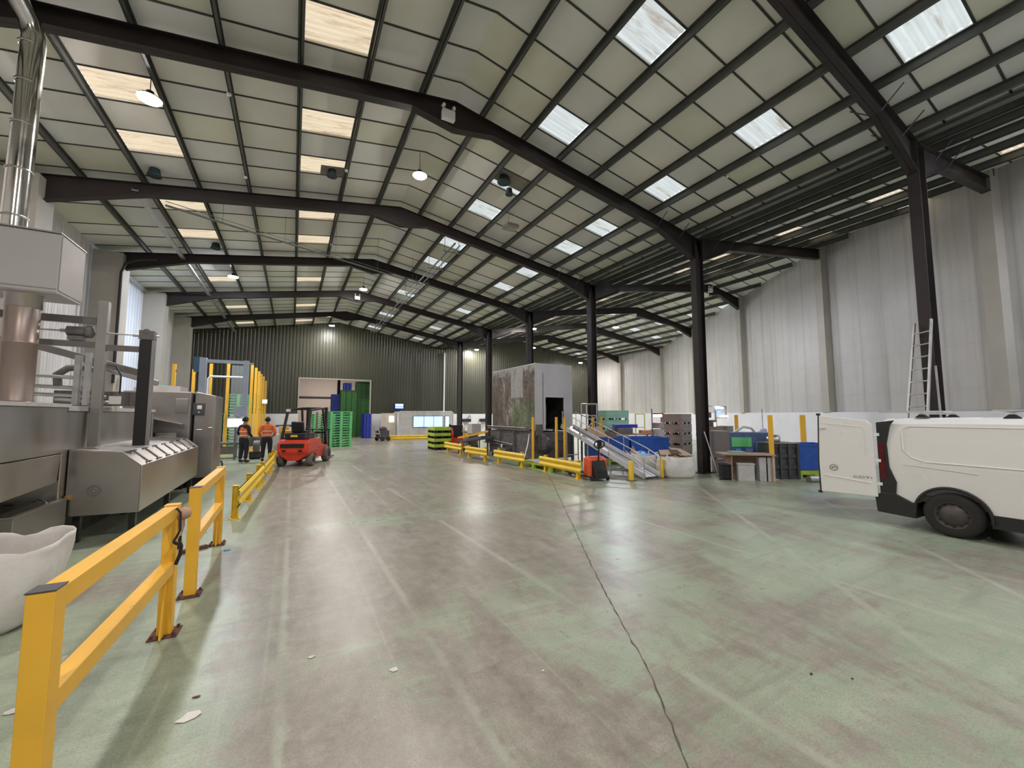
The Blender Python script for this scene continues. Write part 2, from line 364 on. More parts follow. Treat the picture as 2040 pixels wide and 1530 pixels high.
# floor
def floor_mat():
    m, t, b = nt('worn_green_floor')
    co = coords(t); sp = N(t, 'ShaderNodeSeparateXYZ'); t.links.new(co, sp.inputs[0]); x = sp.outputs[0]; y = sp.outputs[1]
    st = coords(t, (1.0,0.28,1), (0,0,0.12)); st2 = coords(t, (0.35,1.1,1), (0,0,-0.45))
    n1 = noise_(t, 0.8, 10, st, 0.72, 0.7); n2 = noise_(t, 0.5, 10, st2, 0.72, 0.6); n3 = noise_(t, 6.0, 10, co, 0.8); n4 = noise_(t, 70.0, 3, co, 0.7)
    na = noise_(t, 1.6, 10, coords(t, (0.45,1.5,1), (0,0,-0.25)), 0.75, 0.5)      # scuffs across the lane
    nb = noise_(t, 2.2, 8, coords(t, (1.5,0.5,1), (0,0,0.2)), 0.7, 0.3)
    green = ramp(t, math_(t, 'ADD', math_(t,'MULTIPLY',n3,.5), math_(t,'MULTIPLY',na,.5)), [(0.36,(0.235,0.285,0.20)),(0.5,(0.325,0.38,0.275)),(0.62,(0.41,0.485,0.35))])
    brown = ramp(t, math_(t, 'ADD', math_(t,'MULTIPLY',n3,.55), math_(t,'MULTIPLY',nb,.45)), [(0.36,(0.165,0.135,0.11)),(0.5,(0.265,0.235,0.195)),(0.64,(0.36,0.34,0.285))])
    w = math_(t, 'ADD', math_(t, 'MULTIPLY', n1, 0.5), math_(t, 'MULTIPLY', n2, 0.5))
    # traffic lane down the middle is worn, the strip behind the barriers is not
    lane = math_(t, 'MINIMUM', math_(t, 'MULTIPLY', math_(t, 'ADD', x, 0.7), 2.0), 1.0)
    lane = math_(t, 'MAXIMUM', lane, -0.5)
    right = ramp(t, math_(t, 'DIVIDE', math_(t, 'ADD', x, math_(t, 'MULTIPLY', y, -0.30)), 12.0), [(0.05,(1,1,1)),(0.42,(0.12,0.12,0.12))])
    wear = math_(t, 'ADD', w, math_(t, 'MULTIPLY', math_(t, 'MULTIPLY', lane, right), 0.105))
    wear = math_(t, 'ADD', wear, math_(t, 'MULTIPLY', math_(t, 'SUBTRACT', n3, 0.5), 0.35))
    wear = math_(t, 'ADD', wear, math_(t, 'MULTIPLY', math_(t, 'SUBTRACT', na, 0.5), 0.25))
    k = ramp(t, wear, [(0.495,(0,0,0)),(0.57,(0.92,0.92,0.92))])
    c = mixc(t, k, green, brown)
    sc = coords(t, (7.0,0.10,1), (0,0,0.03)); s = noise_(t, 1.0, 3, sc, 0.5)
    c = mixc(t, ramp(t, s, [(0.62,(0,0,0)),(0.68,(0.25,0.25,0.25))]), c, (0.42,0.47,0.36))
    sc2 = coords(t, (0.25,3.2,1), (0,0,-0.5)); s2 = noise_(t, 1.0, 6, sc2, 0.65)
    c = mixc(t, ramp(t, s2, [(0.58,(0,0,0)),(0.7,(0.35,0.35,0.35))]), c, (0.13,0.125,0.10))
    d = noise_(t, 1.5, 9, coords(t, (0.6,1.6,1), (0,0,0.25)), 0.7, 0.8)
    c = mixc(t, ramp(t, d, [(0.60,(0,0,0)),(0.72,(0.6,0.6,0.6))]), c, (0.15,0.10,0.085))
    c = mixc(t, ramp(t, n4, [(0.35,(0.4,0.4,0.4)),(0.55,(0,0,0))]), c, (0.14,0.13,0.105))
    # light saw-cut bands
    for x0, y0, x1, y1, wd in JLINES:
        L = math.hypot(x1-x0, y1-y0); nx, ny = -(y1-y0)/L, (x1-x0)/L
        q = math_(t, 'ADD', math_(t, 'MULTIPLY', math_(t, 'SUBTRACT', x, x0), nx), math_(t, 'MULTIPLY', math_(t, 'SUBTRACT', y, y0), ny))
        q = math_(t, 'ABSOLUTE', math_(t, 'ADD', q, math_(t, 'MULTIPLY', math_(t, 'SUBTRACT', n3, 0.5), 0.12)))
        kk = math_(t, 'MULTIPLY', ramp(t, math_(t, 'DIVIDE', q, 0.2), [(wd/0.2*0.4,(0.5,0.5,0.5)),(wd/0.2*0.4+0.16,(0,0,0))]), ramp(t, n2, [(0.38,(0,0,0)),(0.6,(1,1,1))]))
        c = mixc(t, kk, c, (0.44,0.50,0.39))
    t.links.new(c, b.inputs['Base Color'])
    r = ramp(t, math_(t, 'ADD', math_(t,'MULTIPLY',n3,0.5), math_(t,'MULTIPLY',n2,0.5)), [(0.3,(0.22,)*3),(0.7,(0.44,)*3)]); t.links.new(r, b.inputs['Roughness'])
    bp = N(t, 'ShaderNodeBump'); bp.inputs['Strength'].default_value = 0.12; bp.inputs['Distance'].default_value = 0.01
    t.links.new(math_(t,'ADD',n3,math_(t,'MULTIPLY',n4,0.4)), bp.inputs['Height']); t.links.new(bp.outputs[0], b.inputs['Normal'])
    return m
JLINES = [(0.0,0.0,0.0,30.0,0.03),(2.6,2.0,2.1,14.0,0.05),(1.1,2.0,1.0,14.0,0.035),(5.5,0.0,5.7,20.0,0.05),(4.3,1.0,9.5,7.0,0.06),(6.0,0.5,12.5,6.5,0.06)]
FLOOR = floor_mat()
g = G(); g.add([(-8,YF,0),(30,YF,0),(30,52,0),(-8,52,0)], [(0,1,2,3)])
fl = struct(g.build('floor', FLOOR, fix=False))
JD = M('dark_joint_filler', (0.085,0.078,0.06), 0.7, 0, 0.3, 9)
jp = [(7.6,11.4),(6.49,9.41),(4.31,5.65),(3.34,3.98),(2.82,3.04),(2.36,2.17),(2.03,1.68),(1.5,0.9)]
g = G(); pr = []
for (a, b_) in zip(jp, jp[1:]):
    n = max(2, int(math.dist(a, b_)/0.07))
    for k in range(n):
        u = k/n; pr.append((a[0]+(b_[0]-a[0])*u+random.uniform(-.008,.008), a[1]+(b_[1]-a[1])*u+random.uniform(-.008,.008), random.uniform(.002,.009)))
vs = []
for i, (a, b_, w) in enumerate(pr): vs += [(a-w, b_+w*.4, 0.0015), (a+w, b_-w*.4, 0.0015)]
g.add(vs, [(2*i,2*i+1,2*i+3,2*i+2) for i in range(len(pr)-1)])
g.build('expansion_joint', JD, fl, fix=False)

# walls
def quadwall(g, x0, y0, x1, y1, zb, zt0, zt1, m=0, u0=0.0):
    L = math.hypot(x1-x0, y1-y0)
    g.add([(x0,y0,zb),(x1,y1,zb),(x1,y1,zt1),(x0,y0,zt0)], [(0,1,2,3)], m, uv=[[(u0,zb),(u0+L,zb),(u0+L,zt1),(u0,zt0)]])
WR = clad('white_wall_sheet', (0.50,0.485,0.47), 1.0, 0.012, 1.35, (0.30,0.265,0.225), 0.75, 0.5, 0.22, wide=0.05)
WL = clad('left_wall_sheet', (0.72,0.71,0.70), 0.33, 0.03, 0, (0.3,0.26,0.22), 0.35, 0.35, 0.3, wide=0.4)
WB = clad('daylit_blue_wall_sheet', (0.78,0.86,1.0), 0.33, 0.03, 0, (0.5,0.55,0.6), 0.3, 0.4, 0.2, wide=0.4)  # bluish daylight of a translucent panel, painted as a lighter opaque sheet colour
WG = clad('dark_green_wall_sheet', (0.050,0.052,0.032), 0.24, 0.035, 0, (0.03,0.03,0.022), 0.5, 0.38, 0.25, wide=0.35)
BLOCK = M('painted_blockwork', (0.68,0.68,0.70), 0.6, 0, 0.06, 1.0)
PIL = M('beige_pilaster', (0.38,0.355,0.31), 0.6, 0, 0.1, 0.8)
g = G(); ys = [YF, 3.01, 8.25, 8.465, 13.917, 19.369, 25.25, YE]; u = 0
ys = [y for y in ys]
for a, b_ in zip(ys, ys[1:]):
    xa, xb = wallx(a), wallx(b_)
    if a == YF: xa = 11.85
    quadwall(g, xa, a, xb, b_, 0, zc(xa)+.05, zc(xb)+.05, 0, u); u += math.hypot(xb-xa, b_-a)
struct(g.build('wall_right', WR, fix=False))
# white dado along the right wall
g = G()
for a, b_ in ((YF+2.2,25.25),(25.25,YE-.05)):
    xa, xb = wallx(a)-.12, wallx(b_)-.12
    if a < 0: xa = 11.7+.9
    quadwall(g, xa, a, xb, b_, 0, 2.0, 2.0); 
    g.add([(xa,a,2.0),(xb,b_,2.0),(xb+.2,b_,2.0),(xa+.2,a,2.0)],[(0,1,2,3)],0,uv=[[(0,0),(1,0),(1,1),(0,1)]])
struct(g.build('baseboard_right', BLOCK, fix=False))
for i, y in enumerate(FY[1:]):
    x = wallx(y); a = math.atan2(1, 0.535) if y < 25 else math.pi/2
    g = G(); g.bx((x-.1, y, (zc(x))/2+1.0), (0.40, .36, zc(x)-2.0), a)
    struct(g.build('trim_%d' % (2+i), PIL))
# left wall
g = G(); struct_y = [YF, 12.6, 18.6, 19.6, 24.1, 25.1, YE]
for a, b_, m in ((YF,18.9,0),(18.9,24.4,1),(24.4,YE,0)): quadwall(g, XL, b_, XL, a, 0, zc(XL)+.05, zc(XL)+.05, m, a)
struct(g.build('wall_left', [WL, WB], fix=False))
for i, y in enumerate(FY[3:]):
    g = G(); g.box(XL, -5.6, y-.3, y+.45, 0, 7.75); struct(g.build('trim_%d' % (10+i), PIL))
g = G(); g.box(XL, -5.62, FY[2]-.3, FY[2]+.45, 0, 7.75); struct(g.build('trim_14', PIL))
# end wall with opening
OX0, OX1, OZ = 0.38, 5.65, 4.72
g = G()
def ew(x0, x1, zb, m): quadwall(g, x0, YE, x1, YE, zb, zc(x0)+.05, zc(x1)+.05, m, x0)
ew(XL, OX0, 1.95, 0); ew(OX0, 3.1, OZ, 0); ew(3.1, OX1, OZ, 0); ew(OX1, XV, 1.95, 0); ew(XV+.0001, 20.5, 1.95, 0); ew(20.5, 29.7, 1.95, 0)
struct(g.build('wall_back', WG, fix=False))
g = G(); g.box(XL, OX0, YE-.1, YE+.1, 0, 1.95); g.box(OX1, 29.7, YE-.1, YE+.1, 0, 1.95)
struct(g.build('baseboard_back', BLOCK))
g = G(); g.box(OX0-.08, OX0, YE-.06, YE+.2, 0, OZ+.08); g.box(OX1, OX1+.1, YE-.06, YE+.2, 0, OZ+.08); g.box(OX0, OX1, YE-.06, YE+.2, OZ, OZ+.08)
struct(g.build('trim_20', PIL))
g = G(); g.tube([(12.15,YE-.12,2.2),(12.15,YE-.12,7.6)], .07, 10); struct(g.build('trim_21', WHITE))
# front wall behind the viewpoint
g = G(); quadwall(g, XL, YF, 3.1, YF, 0, zc(XL), zc(3.1)); quadwall(g, 3.1, YF, XV, YF, 0, zc(3.1), zc(XV))
struct(g.build('wall_front', WL, fix=False))
# hall beyond the opening
BEI = M('beige_panel', (0.55,0.47,0.40), 0.7, 0, 0.06, 0.5)
g = G(); g.box(-4,10,46,46.1,0,7); g.box(-4.1,-4,YE+.2,46,0,7); g.box(10,10.1,YE+.2,46,0,7)
struct(g.build('wall_beyond', BEI))
g = G(); g.box(-4,10,YE+.2,46,7,7.1); struct(g.build('ceiling_beyond', BEI))
g = G(); g.box(3.55,3.8,40,40.25,0,7); g.box(-4,10,45.85,46,3.6,3.75); g.box(-.6,-.3,45.8,46,0,3.6); g.box(-1.4,-1.1,45.8,46,0,3.6)
struct(g.build('trim_22', STEEL_BROWN))

# ---------------- lamps ----------------
LEN = glow('lamp_lens', (1.0,0.93,0.90), LAMP); LENC = glow('lamp_lens_cool', (0.85,0.9,1.0), LAMP)
LENF = glow('lamp_lens_far', (1.0,0.94,0.91), LAMP*1.5); LENFC = glow('lamp_lens_far_cool', (0.85,0.9,1.0), LAMP*1.5)
def highbay(x, y, z, label, cool=False, zcl=None):
    t = thing('high_bay_light', label, 'ceiling light', (x, y, z), 0, 'high bay lights')
    g = G(); g.lathe([(0.0,.16),(.06,.16),(.08,.07),(.18,.04),(.2,.0),(.19,.015)], seg=24); g.build('housing', BLACK, t)
    g = G(); k = 24; g.lathe([(.185,.01),(.19,0),(.17,-.02),(.1,-.035),(0,-.04)], seg=k); g.build('lens', ((LENFC if cool else LENF) if y > 20 else (LENC if cool else LEN)), t)
    h = (zcl if zcl else zc(x))-z-.004
    g = G(); g.cyl((0,0,.18),(0,0,h),.008,6); g.build('cable', BLACK, t)
    return t
highbay(-2.7, 9.9, 8.1, 'large bright round lamp above the barriers, left of the long duct')
highbay(2.95, 10.84, 8.75, 'round lamp on a cable below the ridge, nearest the emergency light')
highbay(-2.58, 21.4, 8.1, 'round cool white lamp beside the left rooflights, halfway down the hall', True)
highbay(3.15, 22.6, 8.75, 'round lamp below the ridge, halfway down the hall')
highbay(2.4, 33.2, 8.75, 'round lamp below the ridge in front of the green end wall')
highbay(15.0, 34.1, 8.0, 'round lamp left of the far columns, close to the green end wall')
highbay(14.83, 23.7, 8.0, 'upper round lamp seen beside the fourth column')
highbay(18.5, 29.6, 7.8, 'lower round lamp seen beside the fourth column')
highbay(20.28, 21.16, 8.2, 'cool round lamp below the far right ridge', True)
highbay(26.5, 33.0, 7.35, 'round lamp low over the far right corner by the white wall')
highbay(-2.7, -0.8, 8.1, 'round lamp above the left side behind the viewpoint')
highbay(3.0, -1.0, 8.75, 'round lamp below the ridge behind the viewpoint')
highbay(9.0, -2.0, 8.0, 'round lamp above the van behind the viewpoint', True)
highbay(14.6, -0.6, 7.7, 'round lamp above the van bay, right of the view', True)
highbay(16.5, 11.79, 7.75, 'added cool fill lamp under the right ridge, hidden by the second column', True)  # unseen lamp, added to keep the right wall bright
highbay(19.1, 22.35, 8.1, 'added round fill lamp under the right ridge, hidden by the third column')  # added out of sight to brighten the far right wall
highbay(3.0, 41.0, 6.3, 'round lamp in the room beyond the opening', zcl=7.0)

# ================= foreground barriers =================
RUSTB = M('rusty_base_plate', (0.12,0.05,0.035), 0.8, 0.1, 0.3, 12)
def barrier(x0, y0, x1, y1, h, label):
    a = math.atan2(y1-y0, x1-x0); L = math.hypot(x1-x0, y1-y0)
    t = thing('safety_barrier', label, 'barrier', (x0, y0, 0), a, 'post and rail barriers along the aisle')
    for px in (0, L):
        g = G(); g.box(px-.05, px+.05, -.05, .05, .012, h); g.build('post', YEL, t, bevel=.006)
        g = G(); g.box(px-.052, px+.052, -.052, .052, h+.0005, h+.006); g.build('post_cap', DARKGREY if px == 0 else YEL, t)
        g = G(); g.box(px-.1, px+.1, -.1, .1, 0, .012)
        for sx in (-.075,.075):
            for sy in (-.075,.075): g.cyl((px+sx,sy,.012),(px+sx,sy,.035),.012,6)
        g.build('base_plate', RUSTB, t)
    g = G(); g.box(.051, L-.051, -.048, .048, h-.11, h-.005); g.build('top_rail', YEL, t, bevel=.005)
    g = G(); g.box(.051, L-.051, -.045, .045, .52, .62); g.build('middle_rail', YEL, t, bevel=.005)
    g = G(); g.prism([(L-.052,.02),(L-.052,.5),(L-.075,.5),(L-.16,.02)], 'y', -.006, .006); g.build('stiffener', YEL, t)
    return t
barrier(-.96, 2.69, -.90, 4.60, 1.10, 'nearest yellow post and rail barrier, with a black strap hanging from its far post')
barrier(-.88, 5.44, -.90, 7.32, 1.12, 'second yellow post and rail barrier, just beyond the one with the strap')
# glove and straps on the far post of the first barrier
SKIN = M('tan_leather', (0.46,0.28,0.19), 0.75, 0, 0.15, 14)
t = thing('work_glove', 'tan leather work glove stuffed over the far post of the nearest barrier', 'glove', (-.83, 4.60, 1.02))
g = G(); g.lathe([(0,.065),(.035,.055),(.055,.02),(.05,-.03),(.03,-.055),(0,-.06)], (0.005,-.02,.0), 14, axis='x'); g.build('palm', SKIN, t)
for k, (dy, l) in enumerate(((-.035,.09),(-.015,.12),(.006,.11))):
    g = G(); g.tube([(0,dy,-.03),(.005,dy-.005,-.03-l*.5),(.0,dy-.01,-.03-l)], [.014,.012,.009], 8); g.build('finger', SKIN, t)
BUN = M('black_rubber_strap', (0.015,0.014,0.014), 0.6)
t = thing('bungee_strap', 'black rubber strap with metal hook hanging from the nearest barrier rail', 'strap', (-.82, 4.47, 0))
g = G(); g.tube([(-.03,.0,1.09),(.0,.0,1.05),(0.005,-.005,.9),(-.02,-.01,.84),(-.035,-.01,.815)], .009, 8); g.build('strap', BUN, t)
g = G(); g.tube([(-.035,-.01,.815),(-.01,-.01,.79),(.012,-.01,.80),(.02,-.01,.77),(.015,-.01,.70),(-.01,-.01,.62)], .014, 8); g.build('hook', BUN, t)
t = thing('cord_strap', 'short brown cord with black end hanging from the glove', 'strap', (-.835, 4.66, 0))
g = G(); g.tube([(.01,0,.98),(.015,-.03,.9),(.0,-.05,.82)], .006, 6); g.build('cord', SKIN, t)
g = G(); g.tube([(.0,-.05,.82),(-.005,-.055,.76),(-.01,-.06,.71)], [.008,.016,.013], 8); g.build('end', BUN, t)

# ================= W-beam guard rails =================
def guardrail(x0, y0, x1, y1, posts, label, side=1, top=.56, overhang=.25, mat=YEL2, grp='yellow guard rails'):
    """beam on the side*left-normal of the line"""
    a = math.atan2(y1-y0, x1-x0); L = math.hypot(x1-x0, y1-y0)
    t = thing('guard_rail', label, 'guard rail', (x0, y0, 0), a, grp)
    prof = [(0,0),(.018,.0),(.06,.05),(.06,.085),(.012,.135),(.012,.175),(.06,.225),(.06,.26),(.018,.31),(0,.31)]
    prof = [(p[0], p[1]+top-.31) for p in prof]
    g = G(); pl = [(side*(.06+p[0]), p[1]) for p in prof]+[(side*(.056+p[0]-.004), p[1]) for p in prof[::-1]]
    g.prism(pl, 'x', -overhang, L+overhang); g.build('beam', mat, t, fix=True)
    for k in range(posts):
        px = L*k/(posts-1)
        g = G(); g.box(px-.05,px+.05,-.05,-.042,.012,top+.04); g.box(px-.05,px+.05,.042,.05,.012,top+.04); g.box(px-.004,px+.004,-.042,.042,.012,top+.04)
        g.box(px-.05,px+.05,-.05,.05,top+.04,top+.048); g.box(px-.1,px+.1,-.09,.09,0,.012)
        for s in (-.08,.08): g.cyl((px+s,-.07,.012),(px+s,-.07,.035),.01,6); g.cyl((px+s,.07,.012),(px+s,.07,.035),.01,6)
        g.build('post', mat, t)
    return t
guardrail(-.86, 8.95, -.72, 12.3, 3, 'long yellow guard rail on the left of the aisle, right after the two barriers', -1, .55)
guardrail(-.68, 13.0, -.60, 15.2, 2, 'middle yellow guard rail on the left of the aisle', -1, .55)
guardrail(-.60, 15.8, -.58, 17.2, 2, 'yellow guard rail on left of the aisle beside the people in orange', -1, .55)
guardrail(7.45, 9.45, 7.47, 11.2, 2, 'yellow guard rail beside the orange pallet truck, nearest on the right', 1, .50)
guardrail(7.32, 12.5, 7.20, 14.1, 2, 'yellow guard rail in front of the grey washer, second on the right', 1, .50)
guardrail(7.03, 15.0, 6.90, 16.4, 2, 'yellow guard rail in front of the tilted conveyor, third on the right', 1, .50)
guardrail(7.1, 17.9, 7.02, 19.5, 2, 'yellow guard rail beside the red stacker and black crates', 1, .50)
guardrail(5.9, 30.3, 10.6, 29.6, 4, 'long low yellow guard rail in front of the white office cabin', -1, .36)

# ================= bollards =================
def bollard(x, y, label):
    t = thing('bollard', label, 'bollard', (x, y, 0), 0, 'short yellow bollards')
    g = G(); g.lathe([(.075,.012),(.075,.53),(.06,.555),(0,.56)], seg=20); g.build('post', YEL2, t)
    g = G(); g.lathe([(.0,.0),(.15,.0),(.15,.012),(0,.012)], seg=20); g.build('base_plate', DARKGREY, t)
bollard(8.62, 8.5, 'short yellow bollard at the foot of the grey conveyor ramp')
bollard(9.82, 8.45, 'short yellow bollard between the two white bulk bags')

# ================= pallets =================
def pallet(mat, L=1.2, Wd=1.0, h=.15, label='', group=None, loc=(0,0,0), rz=0, name='plastic_pallet', boards=7, blk=.14):
    t = thing(name, label, 'pallet', loc, rz, group)
    g = G(); n = boards; w = L/(n+ (n-1)*.35)
    for k in range(n):
        x = -L/2+k*(w*1.35); g.box(x, x+w, -Wd/2, Wd/2, h-.022, h)
    for y in (-Wd/2, -.05, Wd/2-.1): g.box(-L/2, L/2, y, y+.1, h-.045, h-.0225)
    g.build('deck', mat, t)
    g = G()
    for x in (-L/2, -blk/2, L/2-blk):
        for y in (-Wd/2, -.05, Wd/2-.1): g.box(x, x+blk, y, y+.1, .02, h-.0455)
    for y in (-Wd/2, -.05, Wd/2-.1): g.box(-L/2, L/2, y, y+.1, 0, .0195)
    g.build('runner', mat, t)
    return t
GREEN2 = M('deep_green_plastic', (0.022,0.11,0.018), 0.5, 0, 0.15, 4)
BLUE2 = M('violet_blue_plastic', (0.03,0.05,0.40), 0.5, 0, 0.15, 4)
WOODP = M('reddish_pallet_wood', (0.42,0.20,0.14), 0.75, 0, 0.2, 6)
def stack(n, x, y, mat, label, grp, h=.15, rz=0, L=1.2, Wd=1.0, z0=0, name='plastic_pallet', blk=.14):
    root = None
    for k in range(n):
        pos = 'bottom one' if k == 0 else ('topmost' if k == n-1 else '%s up' % ORD[k])
        lb = label+', '+pos
        jx, jy = random.uniform(-.008,.008), random.uniform(-.008,.008)
        if root is None: root = pallet(mat, L, Wd, h, lb, grp, (x, y, z0), rz, name, 7, blk)
        else: dup(root, (x+jx, y+jy, z0+k*(h+.0005)), rz+random.uniform(-.01,.01), lb)
stack(14, 2.48, 25.8, GREEN, 'green pallet in the stack right of the forklift', 'green pallets right of the forklift', .148, .08)
stack(13, 1.7, 27.6, GREEN, 'green pallet in the stack behind the forklift mast', 'green pallets behind the forklift', .148, .08)
stack(13, 5.25, 34.0, BLUE2, 'blue pallet in the stack beside the opening', 'blue pallets beside the opening', .15, .1, .55, 1.0)
stack(27, 4.05, 36.0, GREEN2, 'dark green pallet in the tall stack in the opening', 'dark green pallets, lower tall stack', .145, 0, blk=.36)
stack(26, 5.25, 36.3, GREEN2, 'dark green pallet in the tallest stack in the opening', 'dark green pallets, tallest stack', .18, 0, 1.15, 1.0, blk=.36)
stack(14, 3.35, 38.0, BLUE2, 'blue pallet in the stack inside the opening', 'blue pallets inside the opening', .26, 0, .9, blk=.3)
stack(19, -2.72, 27.6, GREEN, 'green pallet in the high stack behind the guarding', 'green pallets behind the guarding', .16, 0, 1.2)
stack(12, -3.95, 27.4, GREEN, 'green pallet in the lower stack behind the guarding, by the left wall', 'green pallets by the left wall', .16, 0, 1.0)
stack(4, 3.95, 36.0, BLUE2, 'blue pallet on top of the lower dark green stack', 'blue pallets on the dark green stack', .15, 0, .6, z0=27*.1455+.002)
stack(5, 16.0, 10.5, WOODP, 'reddish wooden pallet under the grey crates', 'wooden pallets beyond the column', .144, 0.5, 1.2, .8, name='wooden_pallet')

# pallet crates black and lime
def crate(mat, mat2, L, Wd, h, label, cat, loc, rz=0, group=None, name='stacking_crate', holes=True, parent_kind=None):
    t = thing(name, label, cat, loc, rz, group)
    g = G(); th = .03
    z1 = h*.46
    g.box(-L/2, L/2, -Wd/2, -Wd/2+th, z1, h); g.box(-L/2, L/2, Wd/2-th, Wd/2, z1, h)
    g.box(-L/2, -L/2+th, -Wd/2+th, Wd/2-th, z1, h); g.box(L/2-th, L/2, -Wd/2+th, Wd/2-th, z1, h)
    g.box(-L/2+th, L/2-th, -Wd/2+th, Wd/2-th, z1, z1+.02)
    g.build('body', mat, t)
    g = G()
    for x in (-L/2, -.08, L/2-.16):
        for y in (-Wd/2+.012, -.07, Wd/2-.152): g.box(x+.012 if x < -.1 else x, x+.148, y, y+.14, 0, z1-.04)
    g.box(-L/2+.01, L/2-.01, -Wd/2+.01, Wd/2-.01, z1-.039, z1-.001)
    g.build('base', mat2, t)
    return t
c0 = crate(LIME, BLACK, .95, 1.2, .30, 'lime and black pallet crate, bottom of the stack left of the red stacker', 'crate', (7.15, 21.3, 0), 0, 'lime and black crates in the stack')
for k in range(1, 4): dup(c0, (7.15+random.uniform(-.01,.01), 21.3, k*.3005), 0, 'lime and black pallet crate, %s of the stack left of the red stacker' % ('second from bottom','third from bottom','topmost')[k-1])
# grey crates on the right
def ribcrate(mat, L, Wd, h, label, loc, rz=0, group=None, name='plastic_box'):
    t = thing(name, label, 'crate', loc, rz, group)
    g = G(); th = .025
    g.box(-L/2, L/2, -Wd/2, -Wd/2+th, .1, h); g.box(-L/2, L/2, Wd/2-th, Wd/2, .1, h)
    g.box(-L/2, -L/2+th, -Wd/2+th, Wd/2-th, .1, h); g.box(L/2-th, L/2, -Wd/2+th, Wd/2-th, .1, h); g.box(-L/2+th, L/2-th, -Wd/2+th, Wd/2-th, .1, .13)
    for z in (h*.45, h-.05): 
        g.box(-L/2-.012, L/2+.012, -Wd/2-.012, -Wd/2, z, z+.03); g.box(-L/2-.012, -L/2, -Wd/2, Wd/2, z, z+.03)
    g.build('body', mat, t)
    g = G()
    for x in (-L/2+.01, -.08, L/2-.17):
        for y in (-Wd/2+.01, -.06, Wd/2-.13): g.box(x, x+.16, y, y+.12, 0, .0995)
    g.build('foot', mat, t)
    return t
TAUPE = M('taupe_plastic', (0.26,0.225,0.205), 0.55, 0, 0.12, 4)
r0 = ribcrate(TAUPE, 1.2, 1.0, .48, 'grey ribbed pallet box by the right wall, bottom of its stack', (16.1, 12.9, 0), .3, 'grey pallet boxes by the right wall')
for k in range(1, 4): dup(r0, (16.1, 12.9, k*.4815), .3, 'grey ribbed pallet box by the right wall, %s of its stack' % ('second','third','topmost')[k-1])
MINT = M('mint_green_plastic', (0.22,0.40,0.31), 0.5, 0, 0.08, 2)
MINTD = M('dark_green_plastic', (0.05,0.16,0.10), 0.5, 0, 0.08, 2)
for k in range(4):
    ribcrate(MINT, 1.7, 1.3, .53, 'pale green pallet box below the right wall, %s of the stack' % ('bottom','second','third','topmost')[k], (16.25, 17.6, k*.531), .0, 'pale green pallet boxes')
# blue bins
def bluebin(x, y, L, Wd, h, rz, label, base=LIME, grp='blue pallet boxes'):
    t = thing('pallet_box', label, 'bin', (x, y, 0), rz, grp)
    g = G(); th = .03
    g.box(-L/2, L/2, -Wd/2, -Wd/2+th, .22, h); g.box(-L/2, L/2, Wd/2-th, Wd/2, .22, h); g.box(-L/2, -L/2+th, -Wd/2+th, Wd/2-th, .22, h); g.box(L/2-th, L/2, -Wd/2+th, Wd/2-th, .22, h)
    g.box(-L/2+th, L/2-th, -Wd/2+th, Wd/2-th, .22, .26); g.build('body', BLUE, t, bevel=.008)
    g = G(); g.box(-L/2-.015, L/2+.015, -Wd/2-.015, -Wd/2, h-.06, h); g.box(-L/2-.015, -L/2, -Wd/2, Wd/2, h-.06, h); g.build('rim', BLUE, t)
    g = G()
    for xx in (-L/2+.02, -.07, L/2-.16): g.box(xx, xx+.14, -Wd/2+.02, Wd/2-.02, 0, .08)
    g.box(-L/2+.02, L/2-.02, -Wd/2+.02, Wd/2-.02, .0805, .219); g.build('base', base, t)
    return t
RZB = -math.atan2(1.3, 2.35)
bluebin(10.95, 12.1, 1.55, 1.0, 1.03, RZB, 'blue pallet box full of torn cardboard behind the conveyor ramp')
bluebin(12.3, 11.3, 1.45, 1.0, 1.02, RZB, 'blue pallet box behind the smaller bulk bag, beside the nearer column')
bluebin(14.15, 6.55, 1.2, .9, 1.0, -.5, 'blue pallet box with lime base beside the open van door')
# torn cardboard, each sheet a thing
def sheet(pts, label, mat=CARD, name='cardboard_sheet', cat='cardboard', th=.006, grp=None):
    P = [Vector(p) for p in pts]; n = (P[1]-P[0]).cross(P[2]-P[0]).normalized()*th
    g = G(); k = len(P); g.add(P+[p+n for p in P], [tuple(range(k))[::-1], tuple(range(k, 2*k))]+[(i,(i+1)%k,k+(i+1)%k,k+i) for i in range(k)])
    o = g.build(name, mat); tag(o, label, cat, grp); return o
sheet([(10.35,12.2,.9),(10.95,12.0,1.02),(11.0,12.5,1.42),(10.45,12.7,1.34)], 'large pale cardboard flap sticking out of the left blue box')
sheet([(10.9,12.0,.95),(11.3,11.8,1.0),(11.35,12.1,1.2),(11.0,12.3,1.22)], 'dark torn cardboard piece on the right side of the left blue box', M('dark_cardboard', (0.10,0.07,0.05), 0.8))
sheet([(10.75,12.15,1.0),(11.05,12.05,1.0),(11.1,12.4,1.22),(10.8,12.5,1.2)], 'lime coloured sheet lying in the left blue box', LIME, 'plastic_sheet', 'sheet')

